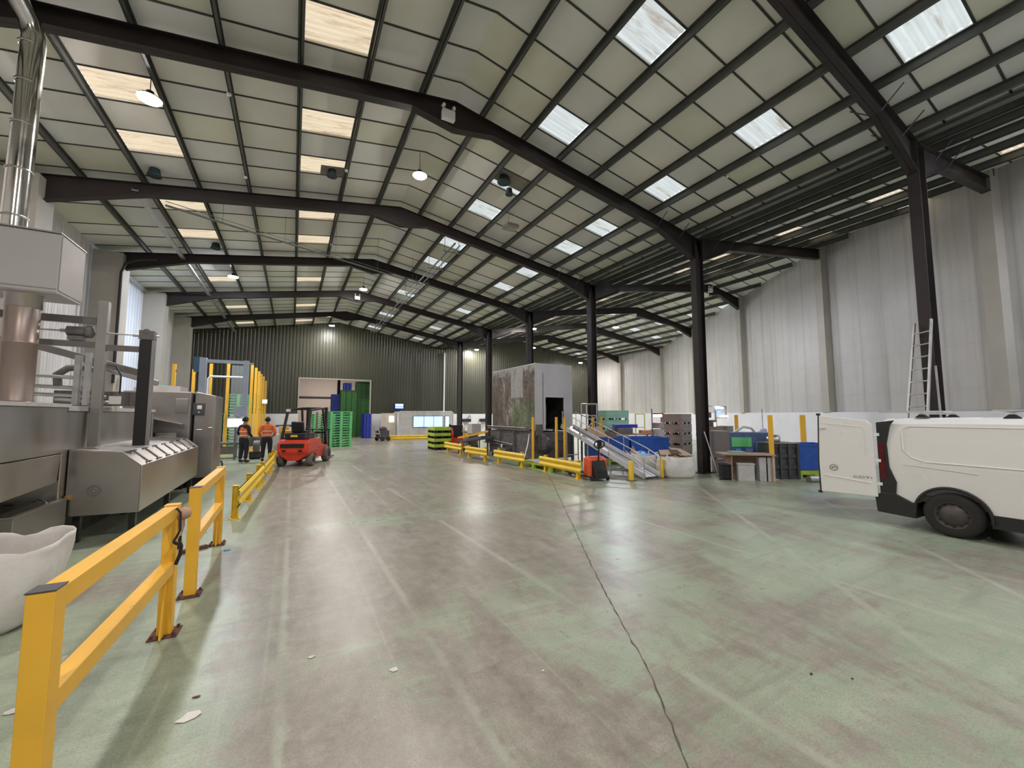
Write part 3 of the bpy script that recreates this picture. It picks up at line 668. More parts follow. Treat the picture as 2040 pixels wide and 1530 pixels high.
# ================= bulk bags =================
def bulkbag(x, y, w, h, rz, label, lean=0.0, top='open', seed=1):
    t = thing('bulk_bag', label, 'bag', (x, y, 0), rz, 'white bulk bags')
    rnd = random.Random(seed); nz, na = 12, 40; vs = []
    for i in range(nz+1):
        z = h*i/nz
        bul = 1+.09*math.sin(math.pi*min(1, i/nz*1.05))
        for k in range(na):
            a = 2*math.pi*k/na; c, s = math.cos(a), math.sin(a)
            r = (w/2)/((abs(c)**5+abs(s)**5)**(1/5)); r *= bul*(.93 if i == 0 else 1)
            n = noise.noise(Vector((c*2+seed, s*2, z*4)))*.035+noise.noise(Vector((c*7+seed, s*7, z*2)))*.015
            r += n
            zz = z+(noise.noise(Vector((c*2.2, s*2.2, seed)))*.09 if i == nz else 0)
            vs.append((r*c+lean*z, r*s, zz if i else 0))
    fs = [(i*na+k, i*na+(k+1)%na, (i+1)*na+(k+1)%na, (i+1)*na+k) for i in range(nz) for k in range(na)]
    fs.append(tuple(range(na))[::-1])
    g = G(); g.add(vs, fs, 0, True); o = g.build('body', BAGW, t); md = o.modifiers.new('solid', 'SOLIDIFY'); md.thickness = .006; md.offset = -1
    for sx, sy in (((-1,-1),(1,-1),(1,1),(-1,1)) if x > 0 else ()):
        px, py = sx*w*.44+lean*h, sy*w*.44
        g = G(); g.tube([(px,py,h*.75),(px*1.06,py*1.06,h+.02),(px*1.1,py*.9,h+.09),(px*1.0,py*.75,h+.02),(px*.98,py*.72,h*.8)], .012, 6); g.build('lifting_loop', BAGW, t)
    g = G(); g.tube([((-.5*w*1.05), 0, .03),(-.53*w*1.04,0,h*.5),(-.5*w*1.04+lean*h,0,h*.97)], .008, 5); g.build('seam', BAGW, t)
    return t
bulkbag(10.42, 8.42, .88, .62, -.45, 'white bulk bag heaped with cardboard beside the nearer column', seed=3)
bulkbag(10.35, 9.75, .82, .56, -.5, 'white bulk bag with blue plastic film, behind the bollards', seed=5)
bulkbag(-2.55, 5.62, .98, .70, .1, 'white bulk bag on the floor left of the nearest barrier', seed=8, lean=.2)
BLUEF = M('pale_blue_film', (0.25,0.50,0.85), 0.35, 0, 0.15, 6)
def heap(x, y, z, r, h, mat, label, name, cat, seed):
    g = G(); n = 14; m = 8; vs = []
    for i in range(m+1):
        for k in range(n):
            a = 2*math.pi*k/n; rr = r*(1-i/m)**.6; q = noise.noise(Vector((math.cos(a)*2, math.sin(a)*2, i*.4+seed)))
            vs.append((x+rr*math.cos(a)*(1+.3*q), y+rr*math.sin(a)*(1+.3*q), z+h*(i/m)*(1+.4*q)))
    g.add(vs, [(i*n+k, i*n+(k+1)%n, (i+1)*n+(k+1)%n, (i+1)*n+k) for i in range(m) for k in range(n)]+[tuple(range(n))[::-1]], 0, False)
    return tag(g.build(name, mat), label, cat)
heap(10.42, 8.42, .42, .40, .30, CARD, 'crumpled cardboard filling the bulk bag beside the column', 'cardboard_heap', 'cardboard', 2)
sheet([(9.98,8.6,.66),(10.25,8.3,.68),(10.6,8.75,.78),(10.3,8.95,.76)], 'flat cardboard sheet sticking out on left of the heaped bulk bag')
sheet([(10.3,8.15,.66),(10.85,8.1,.64),(10.95,8.65,.80),(10.45,8.7,.86)], 'large light cardboard sheet on top of the heaped bulk bag')
sheet([(10.15,8.35,.7),(10.45,8.2,.7),(10.5,8.4,.80),(10.2,8.5,.82)], 'small dark cardboard flap on the heaped bulk bag', M('dark_cardboard', (0,0,0)))
heap(10.35, 9.75, .40, .36, .26, BLUEF, 'blue and white plastic film filling the bag behind the bollards', 'plastic_film', 'film', 9)
sheet([(9.95,9.95,.5),(10.25,9.75,.5),(10.1,9.85,.86)], 'pointed brown cardboard corner sticking out of the film bag')

# ================= electric pallet truck =================
ORA = M('orange_red_paint', (0.72,0.12,0.04), 0.4, 0, 0.1, 4)
t = thing('electric_pallet_truck', 'orange and black electric pallet truck in front of the conveyor ramp', 'pallet truck', (7.85, 9.1, 0), -.1)
g = G(); g.prism([(-.1,.12),(-.1,.58),(.1,.66),(.22,.62),(.22,.12)], 'x', -.30, -.22); g.prism([(-.1,.12),(-.1,.58),(.1,.66),(.22,.62),(.22,.12)], 'x', .22, .30)
g.box(-.22,.22,.12,.22,.12,.6); g.prism([(-.05,.55),(.02,.67),(.2,.67),(.2,.6)], 'x', -.22, .22); g.build('cover', ORA, t, bevel=.01)
g = G(); g.prism([(-.28,.06),(-.22,.3),(-.1,.56),(.11,.56),(.11,.06)], 'x', -.215, .215); g.build('chassis', BLACK, t, bevel=.01)
for x in (-.17,.17):
    g = G(); g.box(x-.08,x+.08,.23,1.35,.06,.11); g.build('fork', DARKGREY, t, bevel=.005)
    g = G(); g.cyl((x-.05,1.2,.04),(x+.05,1.2,.04),.04,12); g.build('load_wheel', GREYR, t)
for x in (-.27,.27):
    g = G(); g.cyl((x-.03,-.16,.06),(x+.03,-.16,.06),.06,14); g.build('caster', RUBBER, t)
g = G(); g.tube([(0,-.1,.55),(0,-.13,.98)], .025, 8); g.tube([(-.18,-.15,1.0),(-.16,-.17,1.1),(-.05,-.17,1.13),(.05,-.17,1.13),(.16,-.17,1.1),(.18,-.15,1.0),(.08,-.14,.93),(-.08,-.14,.93),(-.18,-.15,1.0)], .022, 8); g.box(-.05,.05,-.2,-.11,.96,1.16); g.build('tiller', BLACK, t)
g = G(); g.bx((0,-.17,.32),(.2,.02,.1)); g.build('panel', DARKGREY, t)

# red stacker behind the guard rail
t = thing('pallet_stacker', 'red and black pallet stacker right of the lime and black crates', 'pallet truck', (8.05, 21.2, 0), .1)
g = G(); g.prism([(-.3,.1),(-.42,.8),(-.3,1.15),(.0,1.2),(.05,.1)], 'x', -.42, -.30); g.box(-.3,.4,-.4,.0,.1,.6); g.build('body', RED, t, bevel=.01)
g = G(); g.box(-.25,.4,-.15,.1,.61,1.3); g.box(-.3,-.22,.1,.2,.1,1.35); g.box(.3,.38,.1,.2,.1,1.35); g.build('mast', BLACK, t)
for x in (-.18,.2):
    g = G(); g.box(x-.06,x+.06,.21,1.2,.05,.1); g.build('fork', DARKGREY, t)
for x in (-.3,.3):
    g = G(); g.cyl((x-.04,-.25,.08),(x+.04,-.25,.08),.08,14); g.build('wheel', RUBBER, t)
t = thing('wheelie_bin', 'grey wheeled bin standing between the red stacker and the tilted conveyor', 'bin', (8.0, 18.9, 0), .2)
g = G(); g.add([(-.22,-.2,.12),(.22,-.2,.12),(.22,.2,.12),(-.22,.2,.12),(-.3,-.32,1.0),(.3,-.32,1.0),(.3,.28,1.0),(-.3,.28,1.0)], [(0,3,2,1),(4,5,6,7),(0,1,5,4),(1,2,6,5),(2,3,7,6),(3,0,4,7)]); g.build('body', BOXGREY, t, bevel=.02)
g = G(); g.prism([(-.34,1.001),(-.34,1.04),(.3,1.09),(.33,1.001)], 'x', -.31, .31); g.build('lid', BOXGREY, t)
for x in (-.24,.24):
    g = G(); g.cyl((x-.03,.18,.1),(x+.03,.18,.1),.1,16); g.build('wheel', RUBBER, t)
g = G(); g.box(-.2,.2,-.2,.1,.0,.119); g.build('foot', BLACK, t)

# lime pallet with grey board
p = pallet(LIME, 2.2, 1.0, .2, 'lime green plastic pallet with a grey board on it, beside the guard rail', None, (7.95, 12.0, 0), math.pi/2)
sheet([(7.5,11.5,.206),(8.4,11.6,.206),(8.3,12.7,.206),(7.55,12.6,.23)], 'flat grey board lying on the lime pallet', M('grey_board', (0.45,0.44,0.44), 0.5), 'board', 'board', .02)

# ================= washer =================
def dirty():
    m, t, b = nt('dirty_grey_panel')
    v = coords(t); v2 = coords(t, (1,1,.45)); n = noise_(t, 1.6, 9, v2, 0.72, 0.5); n2 = noise_(t, 5, 9, v, 0.75)
    sp = N(t, 'ShaderNodeSeparateXYZ'); t.links.new(v, sp.inputs[0]); y = sp.outputs[1]; z = sp.outputs[2]
    w = math_(t, 'ADD', math_(t,'MULTIPLY',n,.6), math_(t,'MULTIPLY',n2,.4))
    dirt = ramp(t, w, [(0.40,(0.035,0.03,0.022)),(0.47,(0.12,0.095,0.075)),(0.54,(0.17,0.14,0.12)),(0.6,(0.36,0.34,0.32))])
    mossy = mixc(t, ramp(t, w, [(0.42,(0,0,0)),(0.58,(1,1,1))]), (0.06,0.075,0.035), (0.22,0.25,0.16))
    # panels along the side: a clean upper panel, greenish lower ones, a clean border along the top
    yk = lambda a, b_: math_(t,'MULTIPLY', math_(t,'GREATER_THAN', y, a), math_(t,'LESS_THAN', y, b_))
    zk = lambda a: math_(t,'GREATER_THAN', z, a)
    low = math_(t,'MULTIPLY', ramp(t, math_(t,'ADD', math_(t,'MULTIPLY',y,.25), math_(t,'MULTIPLY',n2,.4)), [(.62,(1,1,1)),(.75,(0,0,0))]), ramp(t, math_(t,'ADD', math_(t,'MULTIPLY',z,.3), math_(t,'MULTIPLY',n2,.3)), [(.84,(1,1,1)),(.92,(0,0,0))]))
    c = mixc(t, low, dirt, mossy)
    clean = mixc(t, ramp(t, w, [(.38,(1,1,1)),(.5,(0,0,0))]), (0.36,0.355,0.34), (0.2,0.18,0.16))
    c = mixc(t, math_(t,'MULTIPLY', yk(.95,2.0), zk(2.62)), c, clean)
    c = mixc(t, ramp(t, math_(t,'ADD', math_(t,'MULTIPLY',z,.2), math_(t,'MULTIPLY', n2, .3)), [(.87,(0,0,0)),(.93,(1,1,1))]), c, clean)
    t.links.new(c, b.inputs['Base Color']); b.inputs['Roughness'].default_value = .45; b.inputs['Metallic'].default_value = .0
    return m
DIRTY = dirty(); PANEL = M('pale_grey_panel', (0.50,0.50,0.52), 0.45, 0.0, 0.06, 1.2)
GRIME = M('grimy_grey_steel', (0.15,0.14,0.145), 0.55, 0.3, 0.3, 3, dirt=(0.06,0.05,0.045), dth=0.55)
t = thing('industrial_washer', 'tall grey industrial washer with grimy side panels and grey hood, behind the guard rails', 'machine', (8.5, 13.5, 0))
g = G()
g.box(.0,.02,0,3.85,1.2,3.92); g.build('side_panel', DIRTY, t, fix=True)
g = G(); g.box(.021,.5,-.02,.02,1.25,3.98); g.box(.5,1.42,-.02,.02,2.6,3.98); g.box(1.42,1.86,-.02,.02,1.25,3.98); g.build('front_panel', PANEL, t)
g = G(); g.box(-.02,.04,-.03,-.021,1.25,3.99); g.build('corner_trim', PANEL, t)
g = G(); g.box(.36,.385,-.028,-.021,1.5,3.6); g.build('front_seam', GRIME, t)
g = G(); g.box(.0,1.86,.02,3.87,3.93,3.98); g.build('roof', PANEL, t)
g = G(); g.box(1.84,1.86,.021,3.87,1.2,3.92); g.box(.021,1.839,3.85,3.87,1.2,3.92); g.build('rear_panel', GRIME, t)
g = G(); g.box(.03,1.83,.6,3.8,1.25,1.3); g.box(.6,.63,.7,1.2,1.4,2.4); g.tube([(.5,.3,1.35),(.5,.3,2.3),(.72,.3,2.3),(.72,.3,1.5)], .03, 8); g.build('inner_frame', GRIME, t)
g = G()
for y in (-.1, 1.3, 2.6, 3.9):
    g.box(-.25,-.19,y,y+.06,.0,1.3); g.box(1.8,1.86,y,y+.06,0,1.2)
g.box(-.25,-.19,-.1,3.96,1.24,1.3); g.box(-.25,-.19,1.36,3.9,.55,.6); g.build('frame', GRIME, t)
g = G(); g.box(-.15,1.8,.0,3.8,.12,1.18); g.build('tank', GRIME, t, bevel=.015)
g = G(); g.prism([(1.6,.25),(1.6,.45),(2.4,.45),(2.4,.25)], 'x', -.5, -.151); g.build('chute', STAIN2, t)
g = G(); g.tube([(-.24,-.05,1.35),(-.24,3.9,1.35)], .035, 8); g.tube([(-.24,1.4,.62),(-.24,3.6,.72)], .03, 8); g.build('pipe', STAIN2, t)
g = G(); g.box(-.28,-.26,-.02,.3,1.25,1.42); g.box(.0,.35,-.06,-.03,1.05,1.5); g.box(.1,.36,-.3,-.06,.5,1.1); g.build('valve_box', GRIME, t, bevel=.02)
g = G(); g.lathe([(0,-.02),(.36,-.02),(.36,.0),(.3,.02),(0,.02)], (.45,-.03,.65), 24, axis='y'); g.build('round_door', GRIME, t)
g = G(); g.bx((-.26,2.4,.5),(.01,.15,.15)); g.build('label', WHITE, t)
for y in (.2, 3.5):
    g = G(); g.cyl((-.2,y,.06),(-.14,y,.06),.06,12); g.build('caster', RUBBER, t)
g = G(); g.tube([(-.9,-.55,.03),(-.55,-.35,.75),(-.45,-.3,1.15)], .02, 6); tag(g.build('metal_pole', ALU), 'thin silver pole leaning on the front corner of the washer', 'pole').location = (8.5,13.5,0)
# conveyor ramp with handrails
CONV = M('worn_conveyor_steel', (0.30,0.29,0.30), 0.4, 0.6, 0.15, 3)
t = thing('inclined_conveyor', 'grey inclined conveyor with white edges running down from the washer to the floor', 'conveyor', (9.0, 8.3, 0))
A = Vector((.05,.05,.08)); Bq = Vector((.45,4.7,1.42)); wv = Vector((.55,0,0))
g = G(); g.add([A, A+wv, Bq+wv, Bq], [(0,1,2,3)]); g.add([A-Vector((0,0,.03)), A+wv-Vector((0,0,.03)), Bq+wv-Vector((0,0,.03)), Bq-Vector((0,0,.03))], [(3,2,1,0)]); g.build('belt', CONV, t, fix=False)
for s, off in ((0,-.03),(1,.58)):
    g = G(); o_ = Vector((off,0,.02)); g.bar(A+o_, Bq+o_, .03, .16); g.build('side_rail', PANEL, t)
for s, off in ((0,-.06),(1,.62)):
    g = G(); o_ = Vector((off,0,0)); d = (Bq-A)
    pts = [A+o_+d*0.0+Vector((0,0,.55)), A+o_+d*.12+Vector((0,0,.62)), A+o_+d*.98+Vector((0,0,.62))]
    g.tube(pts, .016, 8); g.tube([p-Vector((0,0,.3)) for p in pts], .012, 8)
    for u in (.0,.35,.7,.97): p0 = A+o_+d*u; g.tube([p0, p0+Vector((0,0,.57 if u == 0 else .62))], .014, 6)
    g.build('handrail', ALU, t)
g = G()
for u in (.35,.62,.92):
    for off in (0,.55):
        p0 = A+(Bq-A)*u+Vector((off,0,-.05)); g.tube([p0, (p0.x,p0.y,0)], .025, 6)
    p0 = A+(Bq-A)*u; g.tube([(p0.x,p0.y,.35*u),(p0.x+.55,p0.y,.35*u)], .02, 6)
g.build('leg', GALV, t)
# platform with railings beside washer
t = thing('access_platform', 'small access platform with pale grey railings on the right side of the washer', 'platform', (10.4, 12.95, 0))
g = G(); g.box(0,.9,0,.75,1.25,1.3); g.build('deck', GRIME, t)
g = G()
for x, y in ((0.05,.05),(.87,.05),(.87,.7)): g.tube([(x,y,1.3),(x,y,2.34)], .022, 8)
g.tube([(.05,.05,2.34),(.87,.05,2.34),(.87,.7,2.34)], .028, 8); g.tube([(.05,.05,1.85),(.87,.05,1.85),(.87,.7,1.85)], .022, 8); g.tube([(.3,.05,1.3),(.3,.05,2.34)],.018,6); g.tube([(.36,.05,1.3),(.8,.05,1.8)],.015,6)
g.build('railing', ALU, t)
g = G()
for x, y in ((.05,.05),(.85,.05),(.05,.7),(.85,.7)): g.box(x-.03,x+.03,y-.03,y+.03,0,1.25)
g.build('leg', GRIME, t)
for i, (x, y, d_) in enumerate([(8.12,13.05,'left of the washer front, standing before its grimy side'),(8.62,12.2,'left of the two posts at the top of the ramp'),(9.0,12.2,'right of the two posts at the top of the ramp'),(10.8,12.72,'left of the pair in front of the access platform'),(11.25,12.7,'right of the pair in front of the access platform')]):
    t = thing('guard_post', 'tall yellow square guard post '+d_, 'post', (x, y, 0), 0, 'yellow guard posts around the washer')
    g = G(); g.box(-.035,.035,-.035,.035,.012,1.8); g.build('post', YEL, t); g = G(); g.box(-.09,.09,-.09,.09,0,.012); g.build('base_plate', YEL, t)
for i, (x, y, d_) in enumerate([(12.38,6.62,'beside the desk and the black pallets, nearest of three'),(17.0,10.5,'left of the blue control cabinet, slimmer and farther'),(16.2,7.55,'behind the blue box by the van door')]):
    t = thing('guard_post', 'tall yellow square guard post '+d_, 'post', (x, y, 0), .6, 'yellow guard posts by the right wall')
    w = (.06,.07,.08)[i]
    g = G(); g.box(-w,w,-w,w,.012,1.88); g.build('post', YEL, t); g = G(); g.box(-.13,.13,-.13,.13,0,.012); g.build('base_plate', YEL, t)

# tilted conveyor and equipment between stacker and washer
t = thing('small_conveyor', 'dark grey tilted conveyor on legs with yellow guides, left of the washer', 'conveyor', (7.85, 17.3, 0))
g = G(); g.bar((-.35,1.4,.55),(.1,-.5,.85),.7,.12); g.build('belt', GRIME, t)
g = G()
for x, y, z in ((-.6,1.3,.5),(.0,1.3,.5),(-.2,-.3,.75),(.35,-.3,.75)): g.tube([(x,y,z),(x,y,0)], .03, 6)
g.build('leg', GRIME, t)
g = G(); g.bar((-.6,1.4,.75),(.1,-.3,1.05),.03,.08); g.bar((-.2,1.5,.9),(.3,-.2,1.1),.03,.08); g.tube([(-.45,1.0,.7),(-.45,1.0,1.25)],.03,8); g.build('guide', YEL, t)
g = G(); g.box(-.2,.3,.6,1.2,.95,1.45); g.build('control_box', PANEL, t, bevel=.02)
t = thing('orange_trolley', 'orange red trolley panel behind the grey wheeled bin', 'trolley', (8.35, 19.8, 0))
g = G(); g.box(-.05,.45,-.1,.1,.25,1.15); g.build('panel', ORA, t, bevel=.02)
for x in (0,.4):
    g = G(); g.box(x-.03,x+.03,-.15,.15,.06,.25); g.cyl((x-.02,0,.06),(x+.02,0,.06),.06,12); g.build('wheel', RUBBER, t)

# ================= office cabin and far wall =================
LIT = glow('lit_office_window', (0.50,0.68,1.0), 0.85)
t = thing('office_cabin', 'white portable office cabin with lit windows against the green end wall', 'cabin', (7.55, 32.9, 0))
g = G(); L = 4.75; h = 2.15; D = 1.9
prof = [(0,0.0),(L,0.0),(L,h-.15),(L-.15,h),(.15,h),(0,h-.15)]; g.prism(prof, 'y', 0, D); g.build('body', M('cabin_grey_white', (0.50,0.50,0.49), 0.5), t)
g = G(); g.tube([(0,-.02,0.05),(0,-.02,h-.15),(.15,-.02,h),(L-.15,-.02,h),(L,-.02,h-.15),(L,-.02,.05)], .03, 6); g.build('edge_trim', WHITE, t)
for x0, x1 in ((1.25,2.1),(2.14,2.95),(2.99,3.75),(4.0,4.35)):
    f = G(); f.box(x0-.03,x1+.03,-.05,-.001,.82,1.78); f = f.build('window', DARKGREY, t)
    g = G(); g.box(x0,x1,-.06,-.0505,.86,1.74); g.build('pane', LIT, f)
t = thing('white_partition', 'white partition panel with a lamp, left of the office cabin', 'partition', (6.3, 33.4, 0))
g = G(); g.box(0,1.15,0,.1,0,2.0); g.build('panel', M('cream_panel', (0.62,0.55,0.47), 0.5), t)
g = G(); g.box(.65,1.0,-.06,-.001,1.3,1.75); g.build('lamp', glow('warm_lamp', (1,.9,.78), 3.0), t)
t = thing('fly_killer_lamp', 'small blue lit lamp unit high on the green wall above the cabin', 'lamp', (8.1, 34.995, 2.6))
g = G(); g.box(-.38,.38,.0,.13,-.26,.26); g.build('case', BLUE2, t)
g = G()
for z in (-.15,0,.12): g.box(-.33,.33,-.02,-.001,z,z+.08)
g.build('tube', glow('blue_tube', (0.35,0.7,1.0), 3.5), t)
t = thing('floor_scrubber', 'dark machine on wheels parked left of the office cabin', 'machine', (5.75, 29.9, 0), .3)
g = G(); g.box(-.3,.35,-.4,.4,.15,.75); g.lathe([(0,.74),(.3,.74),(.32,.9),(.2,1.0),(0,1.02)], (0.03,0,0), 16); g.build('body', DARKGREY, t, bevel=.03)
g = G(); g.tube([(-.3,-.3,.3),(-.5,-.35,1.0),(-.5,.35,1.0),(-.3,.3,.3)], .03, 6); g.box(-.62,-.35,-.35,.35,.5,.56); g.build('handle', PIL, t)
for x in (-.2,.25):
    g = G(); g.cyl((x,-.45,.15),(x,-.38,.15),.15,14); g.cyl((x,.38,.15),(x,.45,.15),.15,14); g.build('wheel', RUBBER, t)
# wall machines below green wall to right of cabin
for i, (x, d_) in enumerate(((14.2,'left of the two'),(16.0,'right of the two'))):
    t = thing('wall_fan_unit', 'dark appliance on a bracket on the white end wall, '+d_, 'appliance', (x, 34.7, 0), 0, 'appliances on the end wall')
    g = G(); g.box(-.3,.5,-.15,.28,1.2,1.5); g.build('case', BLACK, t, bevel=.03); g = G(); g.tube([(.3,.2,1.5),(.45,.1,1.85),(.6,.2,1.6)], .03, 6); g.build('cable', BLACK, t)
    g = G(); g.box(-.4,-.2,.0,.3,.0,1.2); g.build('stand', WHITE, t)

# ================= forklift =================
FRK = M('forklift_red', (0.62,0.05,0.025), 0.35, 0, 0.15, 3, dirt=(0.16,0.05,0.04), dth=0.66)
t = thing('forklift', 'red and black counterbalance forklift seen from behind in the aisle', 'forklift', (.22, 16.95, 0), -math.atan2(.76, 1.9))
g = G(); W2 = .53
# counterweight: outline from the side, narrower at the bottom rear
vs = []; prof = [(-.42,.38,.50),(-.50,.60,.55),(-.50,.86,.55),(-.40,1.0,.53),(-.25,1.03,.52)]
secs = [(-.42,.22,.20),(-.46,.42,.50),(-.52,.55,.54),(-.52,.86,.54),(-.42,.98,.50)]
for y, z, w in secs: vs += [(-w,y+.06,z),(-w*.86,y,z),(w*.86,y,z),(w,y+.06,z),(w,.45,z if z>.4 else z),(-w,.45,z if z>.4 else z)]
fs = [(i*6+k, i*6+(k+1)%6, (i+1)*6+(k+1)%6, (i+1)*6+k) for i in range(4) for k in range(6)]+[(5,4,3,2,1,0),(24,25,26,27,28,29)]
g.add(vs, fs); g.build('counterweight', FRK, t, bevel=.02)
g = G(); g.box(-.5,.5,.451,1.75,.25,.62); g.prism([(.451,.621),(.451,.98),(.9,.98),(1.1,.7),(1.75,.66),(1.75,.621)], 'x', -.50, -.36); g.prism([(.451,.621),(.451,.98),(.9,.98),(1.1,.7),(1.75,.66),(1.75,.621)], 'x', .36, .50); g.build('chassis', FRK, t, bevel=.015)
g = G(); g.box(-.40,.40,-.545,-.50,.70,.84); g.build('grille', BLACK, t)
g = G(); g.box(-.34,-.22,-.54,-.50,.55,.62); g.box(.22,.34,-.54,-.50,.55,.62); g.build('slot', BLACK, t)
g = G(); g.box(-.34,.34,-.38,.75,.99,1.22); g.build('hood', BLACK, t, bevel=.03)
g = G(); g.box(-.24,.24,-.0,.45,1.221,1.3); g.prism([(-.1,1.23),(-.16,1.62),(-.06,1.64),(0.0,1.23)], 'x', -.22, .22); g.build('seat', BLACK, t, bevel=.03)
g = G(); g.box(-.12,.12,-.395,-.381,1.08,1.15); g.build('plate', M('yellow_plate', (0.75,0.5,0.05), 0.5), t)
for sx in (-1, 1):
    g = G(); g.bar((sx*.46,-.3,1.0),(sx*.40,.0,2.05),.07,.09,up=(0,1,0)); g.bar((sx*.40,.0,2.05),(sx*.40,1.3,2.15),.06,.07); g.bar((sx*.40,1.3,2.15),(sx*.46,1.72,.66),.06,.08,up=(0,1,0)); g.build('guard_post', BLACK, t)
g = G(); 
for k in range(7): g.box(-.40,.40,.0+k*.21,.05+k*.21,2.06+k*.016,2.09+k*.016)
g.build('overhead_guard', BLACK, t)
g = G(); g.box(-.42,-.3,-.12,-.02,2.0,2.1); g.build('rear_lamp', WHITE, t)
g = G(); g.tube([(0,1.25,1.0),(0,1.1,1.35)], .03, 8); g.lathe([(.16,-.012),(.185,0),(.16,.012),(.15,0),(.16,-.012)], (0,1.08,1.38), 20); g.build('steering_wheel', BLACK, t)
g = G()
for sx in (-1,1): g.box(sx*.36-.05,sx*.36+.05,1.8,1.93,.12,2.2)
g.box(-.31,.31,1.82,1.9,2.1,2.18); g.box(-.31,.31,1.82,1.9,1.1,1.18); g.box(-.31,.31,1.82,1.9,.4,.5); g.build('mast', BLACK, t)
g = G(); g.cyl((.0,1.86,.3),(0,1.86,2.0),.04,8); g.build('lift_ram', STAIN2, t)
g = G(); g.box(-.5,.5,1.95,2.0,.15,.22); g.box(-.5,.5,1.95,2.0,.5,.57)
for x in (-.46,-.2,.2,.46): g.box(x-.02,x+.02,1.95,2.0,.221,1.25)
g.box(-.5,.5,1.95,2.0,1.25,1.29); g.build('carriage', BLACK, t)
for x in (-.3,.3):
    g = G(); g.box(x-.06,x+.06,2.001,2.04,.05,.62); g.box(x-.06,x+.06,2.041,3.1,.05,.09); g.build('fork', DARKGREY, t)
for x, y, r in ((-.44,-.12,.225),(.44,-.12,.225),(-.46,1.5,.3),(.46,1.5,.3)):
    g = G(); g.lathe([(r*.45,-.11),(r*.9,-.11),(r,-.08),(r,.08),(r*.9,.11),(r*.45,.11),(r*.45,-.11)], (x+(.06 if x>0 else -.06),y,r), 28, axis='x'); w = g.build('wheel', GREYR, t)
    g = G(); s = 1 if x > 0 else -1; g.lathe([(0,s*.06),(r*.44,s*.04),(r*.44,s*.10),(r*.2,s*.09),(0,s*.09)], (x+s*.06,y,r), 16, axis='x'); g.build('hub', RUBBER, w)

# ================= people =================
def skin(name, J, E, parent, mat, sub=2):
    """one continuous body: joints with radii, edges, skin modifier"""
    me = bpy.data.meshes.new(name); keys = list(J); me.from_pydata([J[k][0] for k in keys], [(keys.index(a), keys.index(b)) for a, b in E], [])
    o = bpy.data.objects.new(name, me); C.objects.link(o); o.parent = parent
    md = o.modifiers.new('skin', 'SKIN'); md.use_smooth_shade = True
    sv = me.skin_vertices[0].data
    for i, k in enumerate(keys):
        r = J[k][1]; sv[i].radius = (r, r) if isinstance(r, (int, float)) else r
        sv[i].use_root = (i == 0)
    s = o.modifiers.new('sub', 'SUBSURF'); s.levels = sub; s.render_levels = sub
    me.materials.append(mat); return o
SKT = M('skin_tone', (0.30,0.17,0.11), 0.55, 0, 0.05, 10)
NAVY = M('navy_workwear', (0.012,0.014,0.025), 0.8, 0, 0.2, 10)
HIV = M('orange_high_visibility', (0.80,0.17,0.04), 0.7, 0, 0.1, 8)
REFL = M('reflective_band', (0.62,0.58,0.52), 0.35, 0, 0.05, 8)
HAIR = M('dark_hair', (0.008,0.007,0.006), 0.7)
